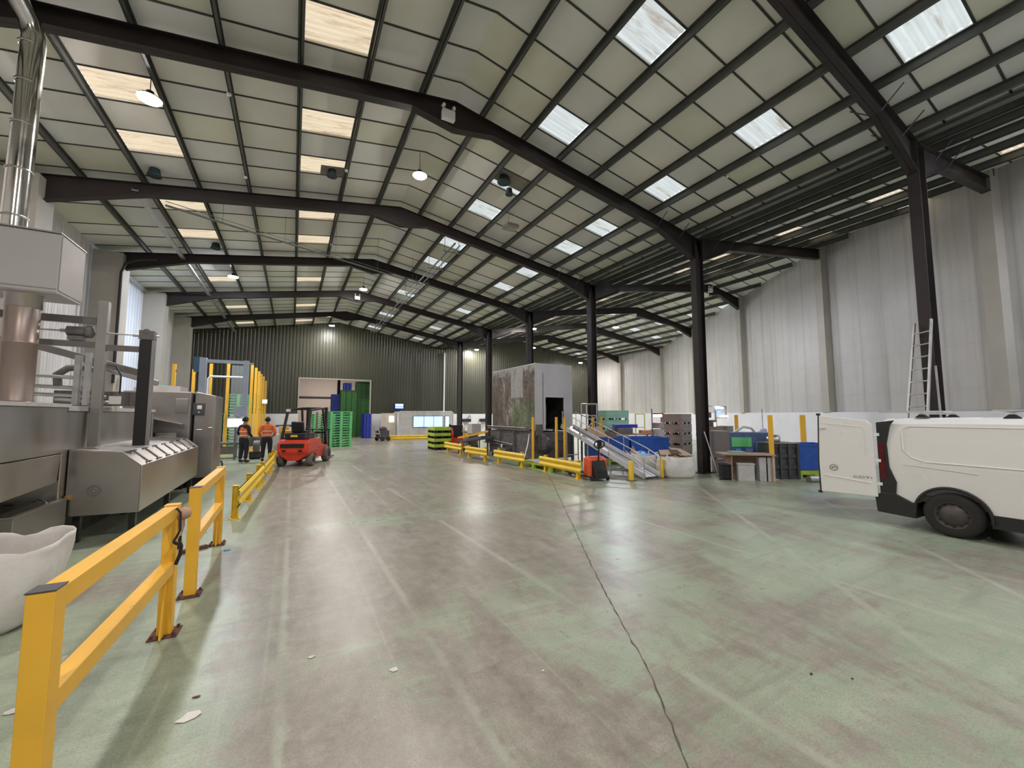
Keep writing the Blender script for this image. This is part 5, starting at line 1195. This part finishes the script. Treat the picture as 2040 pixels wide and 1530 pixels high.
g = G(); g.prism([(3.35,1.35),(3.35,1.75),(3.42,1.9),(3.8,1.9),(3.87,1.75),(3.87,1.35)], 'x', -.6, -.01); g.build('opening', BLACK, t)
g = G(); g.box(-2.3,-.02,3.301,4.0,.6,1.34); g.box(-.05,0,3.88,4.0,1.341,1.95); g.box(-.5,0,2.9,3.3,.5,1.9); g.build('housing', STAIN2, t, bevel=.02)
g = G(); g.box(-2.2,-.1,.2,3.9,0,.599); g.build('base', BLACK, t)
t = thing('low_stainless_box', 'low stainless box with latch behind the white bag at the left edge', 'machine', (-2.82, 6.98, 0))
g = G(); g.box(-1.5,0,0,1.27,.08,.68); g.build('case', STAIN2, t, bevel=.008)
g = G(); g.box(-1.52,.02,-.02,1.3,.681,.7); g.build('lid', STAIN, t)
g = G(); g.tube([(-.25,1.1,.71),(-.2,1.0,.745),(-.1,.9,.73),(-.05,.85,.705)], .012, 6); g.build('latch', ALU, t)
g = G(); g.bx((.0,1.3,.69),(.06,.05,.06)); g.build('brass_knob', M('brass', (.7,.42,.12), .35, .8), t)
g = G(); g.box(-1.4,-.1,.1,1.2,0,.079); g.build('base', BLACK, t)
# main round duct and extraction unit
BRST = M('brown_tinted_steel', (0.34,0.27,0.235), 0.4, 0.75, 0.12, 2)
t = thing('round_duct', 'wide brown tinted vertical steel duct rising from the tank to the extractor box', 'duct', (-3.45, 8.3, 0))
g = G(); g.lathe([(.18,2.03),(.18,2.1),(.172,2.12),(.172,2.9),(.176,2.905),(.176,2.93),(.172,2.935),(.172,3.42)], seg=32); g.build('pipe', BRST, t)
g = G(); g.lathe([(.185,2.03),(.21,2.035),(.21,2.08),(.18,2.09)], seg=32); g.build('flange', BRST, t)
g = G(); g.lathe([(.172,3.421),(.185,3.43),(.18,3.6),(.2,3.62)], seg=32); g.build('collar', STAIN, t)
t = thing('extractor_box', 'pale grey extractor box above the round duct at the left edge', 'machine', (-3.0, 7.95, 0))
g = G(); g.box(-1.6,0,0,.75,3.62,4.48); g.build('case', M('pale_box_paint', (0.46,0.445,0.425), 0.45, 0.0, .05, 1), t, bevel=.01)
g = G(); g.box(-1.58,-.01,-.01,-.001,3.67,3.68); g.box(-1.62,.012,-.012,.01,3.60,3.619); g.box(-1.62,.012,-.03,.77,4.481,4.50); g.build('trim', STAIN2, t)
g = G(); g.box(.001,.012,.02,.73,3.66,4.46); g.build('side_panel', M('satin_side_panel', (.40,.38,.36), .6, .6, .05, 1), t)
t = thing('chimney_duct', 'shiny vertical stainless chimney pipe rising from the extractor box to the roof', 'duct', (-3.63, 8.32, 0))
g = G(); pts = [(0,.0,4.5),(0.02,0,7.45),(.02,0.0,7.55),(-.02,-.05,7.75),(-.1,-.25,7.95),(-.12,-.3,8.25)]
g.tube(pts, .13, 28); g.build('pipe', M('polished_stainless', (0.62,0.60,0.57), 0.16, 1.0, .05, 2), t)
for z in (4.75, 5.45, 6.15, 6.8, 7.4):
    g = G(); g.lathe([(.131,z-.015),(.139,z-.012),(.139,z+.012),(.131,z+.015)], seg=28); g.build('joint_ring', STAIN, t)
# frame
t = thing('machine_gantry', 'stainless steel support frame with cross beams and drive shaft above the tanks', 'machine frame', (-2.76, 8.85, 0))
g = G(); g.box(-.08,.05,-.05,.05,1.385,3.75); g.build('upright', STAIN2, t, bevel=.006)
g = G(); g.box(.46,.62,-.05,.05,1.385,3.15); g.build('lift_column', BLACK, t)
g = G(); g.box(.621,.65,-.06,.06,1.385,3.18); g.build('column_edge', STAIN2, t)
g = G(); g.bx((.55,0,3.24),(.2,.16,.16)); g.lathe([(0,-.09),(.05,-.09),(.05,.09),(0,.09)], (.55,0,3.3), 12, axis='y'); g.build('bearing', GREYC, t, bevel=.01)
g = G(); g.tube([(-.78,.0,3.22),(.7,.0,3.24)], .014, 8); g.tube([(-.5,0,3.225),(-.42,0,3.225)], .03, 8); g.tube([(.36,0,3.235),(.44,0,3.235)], .03, 8); g.build('drive_shaft', ALU, t)
g = G(); g.tube([(-.42,0,3.23),(-.18,0,3.23)], .075, 14); g.lathe([(0,-.0),(.10,.0),(.10,.06),(.05,.09),(0,.09)], (-.2,0,3.23), 16, axis='x'); g.box(-.4,-.22,-.06,.06,3.08,3.15); g.build('gear_motor', GREYC, t)
g = G(); g.box(-1.4,-.081,-.04,.04,2.98,3.07); g.box(.051,.459,-.04,.04,2.95,3.04); g.box(-1.4,-.081,-.04,.04,3.36,3.47); g.build('cross_beam', GREYC, t)
g = G(); g.bar((-1.2,.6,3.1),(.3,.6,2.65),.05,.12); g.bar((-.4,.6,2.78),(.45,1.2,2.5),.05,.1); g.build('diagonal_arm', STAIN2, t, bevel=.01)
g = G(); g.box(-.32,-.25,.02,.1,2.05,2.85); g.box(-.2,-.14,.02,.1,2.05,2.9); g.build('inner_upright', GALV, t)
g = G()
for z, x0, x1 in ((2.55,-1.5,-.1),(2.38,-1.5,-.05),(2.25,-1.5,.0),(2.15,-.6,.15)): g.tube([(x0,.3,z),(x1,.3,z-.06)], .03, 8)
g.build('pipe', GALV, t)
g = G(); g.tube([(-.6,.35,2.35),(-.62,.35,2.55),(-.5,.35,2.66),(-.3,.35,2.68),(-.1,.35,2.62)], .055, 10); g.build('flexible_hose', GREYC, t)
g = G(); g.tube([(-.05,.1,2.75),(.15,.1,2.7),(.22,.1,2.55),(.22,.1,2.25)], .012, 6); g.build('cable', BLACK, t)
g = G(); g.box(.12,.26,-.0,.04,2.07,2.2); g.build('tag_plate', WHITE, t)
g = G(); g.box(-.7,.45,.5,.9,2.05,2.3); g.build('pipe_cover', GREYC, t, bevel=.01)
# cabinets further on
t = thing('stainless_cabinet', 'wide stainless cabinet with angled guards beyond the trough', 'machine', (-2.3, 12.9, 0))
g = G(); g.box(-1.3,0,0,1.5,.5,2.48); g.build('case', STAIN2, t, bevel=.02)
g = G(); g.prism([(-1.15,2.481),(-1.15,2.56),(-.9,2.66),(-.25,2.62),(-.25,2.481)], 'y', .1, .9); g.build('top_cover', DW, t)
g = G(); g.box(-.3,-.05,-.05,-.001,1.95,2.3); g.bar((-.9,-.1,1.85),(-.1,-.15,1.65),.25,.03); g.box(-.6,-.2,-.28,-.02,1.2,1.25); g.box(-.6,-.2,-.28,-.24,1.25,1.45); g.build('guard', STAIN, t, bevel=.006)
g = G(); g.box(-.7,-.25,-.02,-.001,1.25,1.45); g.build('opening', BLACK, t)
g = G(); g.box(-1.2,-.1,.1,1.4,0,.499); g.build('base', BLACK, t)
t = thing('end_cabinet', 'tall stainless end cabinet with control panel on the aisle side', 'machine', (-2.28, 13.15, 0))
g = G(); g.prism([(.02,.25),(.02,2.5),(.46,2.40),(.46,.25)], 'y', 0, 1.3); g.build('case', STAIN2, t, bevel=.015)
g = G(); g.box(-.02,.24,-.04,-.001,1.88,2.2); g.build('control_panel', DARKGREY, t, bevel=.01)
g = G(); g.box(.08,.18,-.048,-.041,2.04,2.14); g.build('display', WHITE, t)
g = G(); g.bx((.12,-.045,1.96),(.03,.01,.03)); g.build('button', WHITE, t)
g = G(); g.tube([(.1,-.02,1.5),(.2,-.02,1.5)], .012, 6); g.tube([(.34,-.02,1.55),(.42,-.02,1.55)], .012, 6); g.build('handle', ALU, t)
g = G(); g.box(.0,.42,.05,1.2,0,.249); g.build('base', BLACK, t)
t = thing('beacon_sign', 'small glowing green exit lamp above the wide stainless cabinet', 'lamp', (-3.0, 13.3, 2.48))
g = G(); g.box(-.14,.1,0,.06,.0,.22); g.build('case', MINT, t); g = G(); g.box(-.10,.06,-.01,-.001,.05,.13); g.build('lamp', glow('green_exit_glow', (.35,1.0,.6), 3.0), t)
# guarding with tall yellow posts
MESH = None
def gpost(x, y, h, label, w=.06):
    t = thing('guarding_post', label, 'post', (x, y, 0), 0, 'tall yellow guarding posts')
    g = G(); g.box(-w,w,-w,w,.012,h); g.build('post', YEL, t); g = G(); g.box(-.12,.12,-.12,.12,0,.012); g.build('base_plate', YEL, t)
    g = G()
    for z in (.3, h*.5, h-.3): g.bx((w+.012,0,z),(.03,.08,.06))
    g.build('bracket', DARKGREY, t)
    return t
gp = [(-2.78,23.2,4.4),(-1.87,23.8,4.4),(-1.80,25.2,4.4),(-1.79,27.2,4.4),(-1.79,28.9,4.4),(-1.76,30.7,4.4),(-1.75,33.2,4.3)]
for i, (x, y, h) in enumerate(gp): gpost(x, y, h, 'tall yellow guarding post, '+('at the left corner behind the person in the cap' if i == 0 else '%s of the row running from the people to the end wall' % ORD[i-1]))
GL = bpy.data.materials.new('clear_guard_sheet'); GL.use_nodes = True; tt = GL.node_tree; bb = tt.nodes['Principled BSDF']; bb.inputs['Base Color'].default_value = (.75,.8,.82,1); bb.inputs['Roughness'].default_value = .15; bb.inputs['Alpha'].default_value = .12
g = G(); g.box(-2.68,-1.97,23.45,23.46,.0,4.3); tag(g.build('guard_screen', GL), 'clear guard screen between the two front yellow guarding posts', 'screen')
# posts seen over the cabinets by the left wall
for i, (x, y, h) in enumerate([(-5.0,19.8,4.1),(-4.6,22.2,4.1),(-4.3,24.4,4.1),(-3.6,24.2,4.4)]):
    gpost(x, y, h, 'tall yellow guarding post by the left wall, %s seen above the stainless cabinet' % ORD[i])
# palletiser portal
PB = M('pale_blue_grey_paint', (0.36,0.41,0.52), 0.4, 0, .08, 2)
t = thing('lifting_portal', 'pale blue grey lifting portal with two posts above the stainless cabinets', 'machine', (-3.5, 21.6, 0))
g = G(); g.box(-.12,.12,-.12,.12,0,4.38); g.build('post', PB, t); g = G(); g.box(1.47,1.67,-.1,.1,2.25,4.34); g.build('post', PB, t)
g = G(); g.box(.121,1.469,-.06,.06,4.18,4.32); g.box(1.671,1.85,-.04,.04,4.2,4.26); g.build('crossbeam', PB, t)
g = G(); g.box(-.32,-.121,-.08,.08,3.75,4.4); g.build('motor', M('blue_motor', (.05,.11,.2), .5), t)
g = G(); g.box(1.2,1.7,-.18,.18,1.8,2.25); g.build('carriage', PB, t)
g = G(); g.box(1.3,1.4,-.1,.1,0,1.8); g.build('base_post', PB, t)
t = thing('inner_portal', 'thin white rounded portal frame inside the guarding', 'frame', (-3.45, 22.6, 0))
g = G(); g.tube([(0,0,0),(0,0,3.55),(.08,0,3.65),(1.32,0,3.65),(1.4,0,3.55),(1.4,0,0)], .05, 8); g.build('frame_tube', WHITE, t)
t = thing('touch_screen', 'bright white screen on a stand left of the people', 'screen', (-2.1, 20.4, 0))
g = G(); g.box(-.3,.3,0,.05,1.35,1.75); g.build('screen_case', WHITE, t); g = G(); g.box(-.28,.28,-.01,-.001,1.38,1.72); g.build('screen', glow('lit_screen', (.8,.86,1.0), .85), t)
g = G(); g.tube([(0,.08,0),(0,.08,1.5)], .04, 8); g.build('stand', GREYC, t)
t = thing('roller_table', 'grey roller table behind the person in the cap', 'table', (-2.4, 21.1, 0))
g = G(); g.box(-.6,.5,-.3,.4,.62,.7); g.build('bed', GREYC, t); g = G()
for x in (-.55,.45): g.box(x-.04,x+.04,-.25,-.15,0,.619); g.box(x-.04,x+.04,.25,.35,0,.619)
g.box(-.4,.3,-.2,.2,.2,.5); g.build('leg', GREYC, t)
t = thing('black_bucket', 'black bin with a broom handle sticking out, beside the end cabinet', 'bin', (-2.55, 18.6, 0))
g = G(); g.lathe([(0,0),(.17,0),(.2,.45),(.19,.45),(.165,.02)], seg=18); g.build('bucket', BLACK, t); g = G(); g.tube([(-.05,0,.1),(.12,0,1.0)], .02, 6); g.build('broom_handle', DW, t)
place('yellow_sack', 'pale yellow green sack on the floor beside the black bin', 'sack', (-2.98,18.5,0), .3, [('sack_body', M('pale_sack', (.45,.47,.25), .8), [(-.16,.16,-.14,.14,0,.4)])])
t = thing('blue_hand_truck', 'small dark trolley under the end cabinet by the aisle', 'trolley', (-2.05, 15.2, 0))
g = G(); g.tube([(-.2,0,.35),(-.18,0,.45),(0,0,.5),(.18,0,.45),(.2,0,.35)], .03, 8); g.box(-.22,.22,-.03,.03,.2,.26); g.build('frame_tube', M('dusty_blue_paint', (.05,.07,.14), .5), t)
for x in (-.2,.2):
    g = G(); g.cyl((x-.02,0,.1),(x+.02,0,.1),.1,14); g.build('wheel', RUBBER, t)
    g = G(); g.box(x-.015,x+.015,-.02,.02,.2,.36); g.build('fork', RUBBER, t)
# bits behind the people and forklift
t = thing('strapping_machine', 'grey wheeled machine between the two people', 'machine', (-1.35, 20.5, 0))
g = G(); g.box(-.25,.25,-.2,.2,.55,.95); g.lathe([(0,-.12),(.25,-.12),(.25,.12),(0,.12)], (.05,-.25,.55), 18, axis='x'); g.build('case', GREYC, t, bevel=.02)
g = G(); g.box(-.22,.22,-.18,.18,.05,.3); g.build('base', DARKGREY, t)
g = G(); g.cyl((-.2,0,.05),(.2,0,.05),.05,10); g.build('roller', RUBBER, t)
place('white_drum_sack', 'white sack standing right of the person in orange', 'sack', (-.55,21.2,0), 0, [('sack_body', BAGW, [(-.18,.18,-.15,.15,0,1.0)])])
t = thing('blue_crate_trolley', 'orange trolley carrying dark blue crates left of the forklift', 'trolley', (-.12, 19.9, 0))
g = G(); g.box(-.35,.3,-.3,.3,.08,.13); g.box(-.35,.3,-.3,.3,.5,.54); g.box(-.3,.3,-.3,.3,.98,1.2); g.build('shelf', M('orange_shelf', (.55,.28,.08), .5), t)
g = G(); g.box(-.3,.28,-.28,.28,.131,.45); g.box(-.3,.28,-.28,.28,.541,.9); g.build('crate', BLUE2, t)
g = G()
for x in (-.33,.28): 
    for y in (-.28,.28): g.box(x-.015,x+.015,y-.015,y+.015,.0,1.3)
g.build('post', M('pale_frame', (.5,.45,.35), .5), t)
for i, (x, y, c, d_) in enumerate([(-.75,33.5,WHITE,'left'),(-.1,33.6,WHITE,'right')]):
    t = thing('white_cabinet', 'white cabinet with dark middle band below the end wall, %s one' % d_, 'cabinet', (x, y, 0), 0, 'white cabinets at the end wall')
    g = G(); g.box(-.28,.28,-.2,.2,0,1.0); g.box(-.28,.28,-.2,.2,1.15,1.8); g.build('case', c, t); g = G(); g.box(-.28,.28,-.22,.18,1.0,1.15); g.build('band', BLUE2, t)
place('yellow_cabinet', 'low yellow box right of the person in orange', 'box', (-.35,23.0,0), 0, [('case', YEL, [(-.22,.22,-.2,.2,0,1.25)]), ('lid', YEL, [(-.24,.24,-.22,.22,1.251,1.3)])])
# exit lamp on guarding
t = thing('exit_lamp', 'small glowing green white exit lamp on the tall yellow guarding', 'lamp', (-1.62, 30.4, 2.6))
g = G(); g.box(-.14,.14,-.05,.05,0,.28); g.build('case', WHITE, t); g = G(); g.box(-.12,.12,-.06,-.051,.03,.25); g.build('lens', glow('exit_glow', (.6,1.0,.85), 4.0), t)

# ================= ceiling fittings =================
def emlight(x, y, z, label):
    t = thing('emergency_light', label, 'emergency light', (x, y, z), 0, 'twin emergency lights')
    g = G(); g.box(-.15,.15,-.06,.06,-.1,.12); g.build('case', WHITE, t, bevel=.01)
    for s in (-.12,.12):
        g = G(); g.lathe([(0,-.05),(.035,-.05),(.045,.04),(0,.045)], (s,-.02,.2), 14, axis='y'); g.tube([(s,0,.12),(s,0,.17)], .012, 6); g.build('lamp_head', WHITE, t)
emlight(2.87, 8.22, 8.72, 'white twin headed emergency light on the apex of the second rafter')
emlight(3.1, 24.6, 8.78, 'white twin headed emergency light at the ridge beside the distant round lamp')
emlight(20.3, 13.7, 8.85, 'white twin headed emergency light on the right hand roof ridge')
t = thing('hanging_heater', 'small grey square heater hanging below the right roof slope', 'heater', (6.35, 11.6, 8.35))
g = G(); g.box(-.22,.22,-.2,.2,-.06,.06); g.build('case', STAIN2, t); g = G(); g.box(-.17,.17,-.15,.15,-.07,-.061); g.build('grille', BRST, t)
g = G()
for s in (-.18,.18): g.tube([(s,-.1,.06),(s*.4,-.1,.5)], .01, 6)
g.build('hanger', GALV, t)
def vent(x, y, r, label, z=None):
    t = thing('roof_vent', label, 'vent', (x, y, (zc(x) if z is None else z)-.16), 0, 'round roof vents')
    g = G(); g.lathe([(r*.8,.15),(r,.0),(r*1.15,-.03),(r*1.1,-.05),(r*.5,-.04),(0,-.03)], seg=20); g.build('cowl', M('vent_cowl', (.03,.055,.06), .5, .3), t)
vent(-3.45, 13.4, .14, 'round dark roof vent above the left rafter, near the chimney pipe')
vent(-2.85, 18.6, .15, 'round dark roof vent beside the warm rooflight past the third rafter')
vent(.75, 12.35, .13, 'round dark roof vent at the corner of a warm rooflight')
vent(5.35, 10.2, .18, 'larger round roof vent in a part boarded rooflight')
vent(5.75, 10.6, .11, 'smaller round roof vent in a part boarded rooflight')
BRD = M('grey_blanking_board', (.25,.24,.20), .8, 0, .15, 3)
def board(x0, x1, y0, y1, label):
    g = G(); g.hexa([(x0,y0,zc(x0)-.012),(x1,y0,zc(x1)-.012),(x1,y1,zc(x1)-.012),(x0,y1,zc(x0)-.012),(x0,y0,zc(x0)-.002),(x1,y0,zc(x1)-.002),(x1,y1,zc(x1)-.002),(x0,y1,zc(x0)-.002)]); return tag(g.build('blanking_board', BRD), label, 'board', None)
board(.45, 1.1, 12.15, 12.68, 'grey board covering the corner of a warm rooflight around its vent')
board(5.1, 6.1, 9.9, 10.5, 'grey board covering half of a rooflight around two vents')
CAB = M('cable_tray_steel', (.22,.23,.22), .5, .5, .2, 3)
t = thing('left_cable_tray', 'long galvanised cable tray running under the left roof slope', 'cable tray', (-3.95, 13.9, 7.92))
g = G(); g.box(-.06,.06,0,21.0,0,.03); g.box(-.065,-.06,0,21.0,.0,.07); g.box(.06,.065,0,21.0,0,.07); g.build('tray', GALV, t)
t = thing('cable_basket', 'dark cable tray with thin hangers crossing the wide roof', 'cable tray', (-3.4, 14.3, 7.85))
g = G(); g.bar((0,0,0),(8.4,3.6,0.1),.12,.02); g.bar((0,.0,.12),(8.4,3.6,.22),.015,.015); g.build('tray', CAB, t)
g = G()
for u in (.15,.35,.55,.75,.95):
    x, y = 8.4*u, 3.6*u; g.tube([(x,y,.1*u),(x,y,zc(x-3.4)-7.86)], .006, 5)
g.build('hanger', CAB, t)
t = thing('ridge_pipework', 'run of pipes and brackets under the right slope near the ridge', 'pipes', (5.3, 14.2, 8.55))
g = G(); g.tube([(0,0,0),(0,19,0)], .035, 8); g.tube([(.2,0,-.05),(.2,19,-.05)], .025, 8); g.build('pipe', CAB, t)
for k in range(9):
    g = G(); g.box(-.25,.45,.6+k*2.1,.66+k*2.1,-.12,-.09); g.tube([(-.2,.63+k*2.1,-.1),(-.2,.63+k*2.1,.55)], .01, 5); g.tube([(.4,.63+k*2.1,-.1),(.4,.63+k*2.1,.45)], .01, 5); g.build('bracket', CAB, t)
for i, (x, y) in enumerate(((-1.4,9.6),(-1.4,12.9),(1.1,11.9),(1.15,17.6),(9.8,6.0),(9.75,14.5))):
    g = G(); g.lathe([(0,0),(.035,0),(.045,-.03),(.03,-.06),(0,-.065)], (x,y,zroof(x)-.002), 12)
    tag(g.build('smoke_detector', WHITE), 'tiny white detector under a purlin, '+('left slope before the second rafter','left slope beside the third rafter','near the ridge before the third rafter','near the ridge past the third rafter','right slope, nearest one','right slope past the third rafter')[i], 'detector')
g = G(); g.tube([(-5.55,14.2,7.6),(-4.2,14.1,7.95),(-2.5,14.1,8.15)], .02, 6); tag(g.build('conduit', GALV), 'thin light conduit along the third rafter at the left wall', 'conduit')
for z0_, x_ in ((0,-5.58),):
    g = G(); g.tube([(x_,18.95,3.0),(x_,18.95,7.0),(x_+.1,18.95,7.35),(x_+.4,19.0,7.55),(x_+.9,19.1,7.7)], .045, 8); tag(g.build('drain_pipe', BLACK), 'black pipe running up the beige pillar on the left wall', 'pipe')

# ================= litter on the floor =================
SCR = M('white_scrap', (.65,.63,.58), .7); SCB = M('blue_scrap', (.12,.3,.6), .5)
def scrap(x, y, s, mat, label, seed):
    r = random.Random(seed); g = G(); n = 7; vs = []
    for k in range(n):
        a = 2*math.pi*k/n; rr = s*r.uniform(.5,1); vs.append((x+rr*math.cos(a)*1.6, y+rr*math.sin(a), .003+r.uniform(0,.4)*s*.3))
    vs.append((x, y, .004+s*.25)); g.add(vs, [(k,(k+1)%n,n) for k in range(n)]); tag(g.build('floor_scrap', mat, fix=False), label, 'scrap', None)
for i, (x, y, s, mt, d_) in enumerate([(.2,3.62,.022,SCR,'small white scrap in the middle of the aisle floor'),(.73,3.15,.03,SCR,'thin white plastic strip on the near aisle floor'),(3.83,4.05,.03,SCR,'white flake on the floor beside the long joint'),(-.74,6.95,.05,SCB,'blue film scrap beside the foot of the second barrier'),(-1.2,8.1,.08,SCB,'larger blue film scrap behind the second barrier'),(-.5,3.3,.05,SCR,'crumpled white strip on the floor right of the nearest barrier'),(-.5,3.5,.02,RUSTB,'brown crumb on the floor near the nearest barrier'),(-1.5,3.9,.05,SCR,'white and green strip at the left edge behind the nearest barrier'),(1.75,3.8,.012,CARD,'tiny orange crumb on the centre of the floor'),(8.04,5.34,.03,SCR,'white scrap on the floor between the column and the van'),(-1.25,6.3,.06,SCR,'clear plastic film on the floor behind the second barrier'),(1.3,9.6,.025,SCB,'tiny blue scrap far down the aisle'),(3.4,1.62,.015,BLACK,'dark crumb on the floor at the right, lowest of all'),(3.6,1.45,.012,BLACK,'dark crumb at the right, beside the lowest one'),(1.7,2.6,.012,SCR,'tiny white speck near the lower part of the long joint')]):
    scrap(x, y, s, mt, d_, i)
place('rust_shoe', 'rusty brown bracket lying at the foot of the second barrier', 'bracket', (-1.12,7.15,0), .5, [('bracket_body', RUSTB, [(-.16,.14,-.035,.035,0,.045)]), ('end', RUSTB, [(-.2,-.161,-.05,.05,0,.05)])])
t = thing('plastic_bottle', 'small clear bottle with violet label behind the nearest barrier post', 'bottle', (-1.31,3.99,0))
g = G(); g.lathe([(0,0),(.033,0),(.033,.17),(.014,.21),(.014,.24),(0,.24)], seg=14); g.build('bottle_body', SCR, t); g = G(); g.lathe([(.034,.04),(.034,.14)], seg=14); g.build('label', M('violet_label', (.2,.2,.5), .5), t)
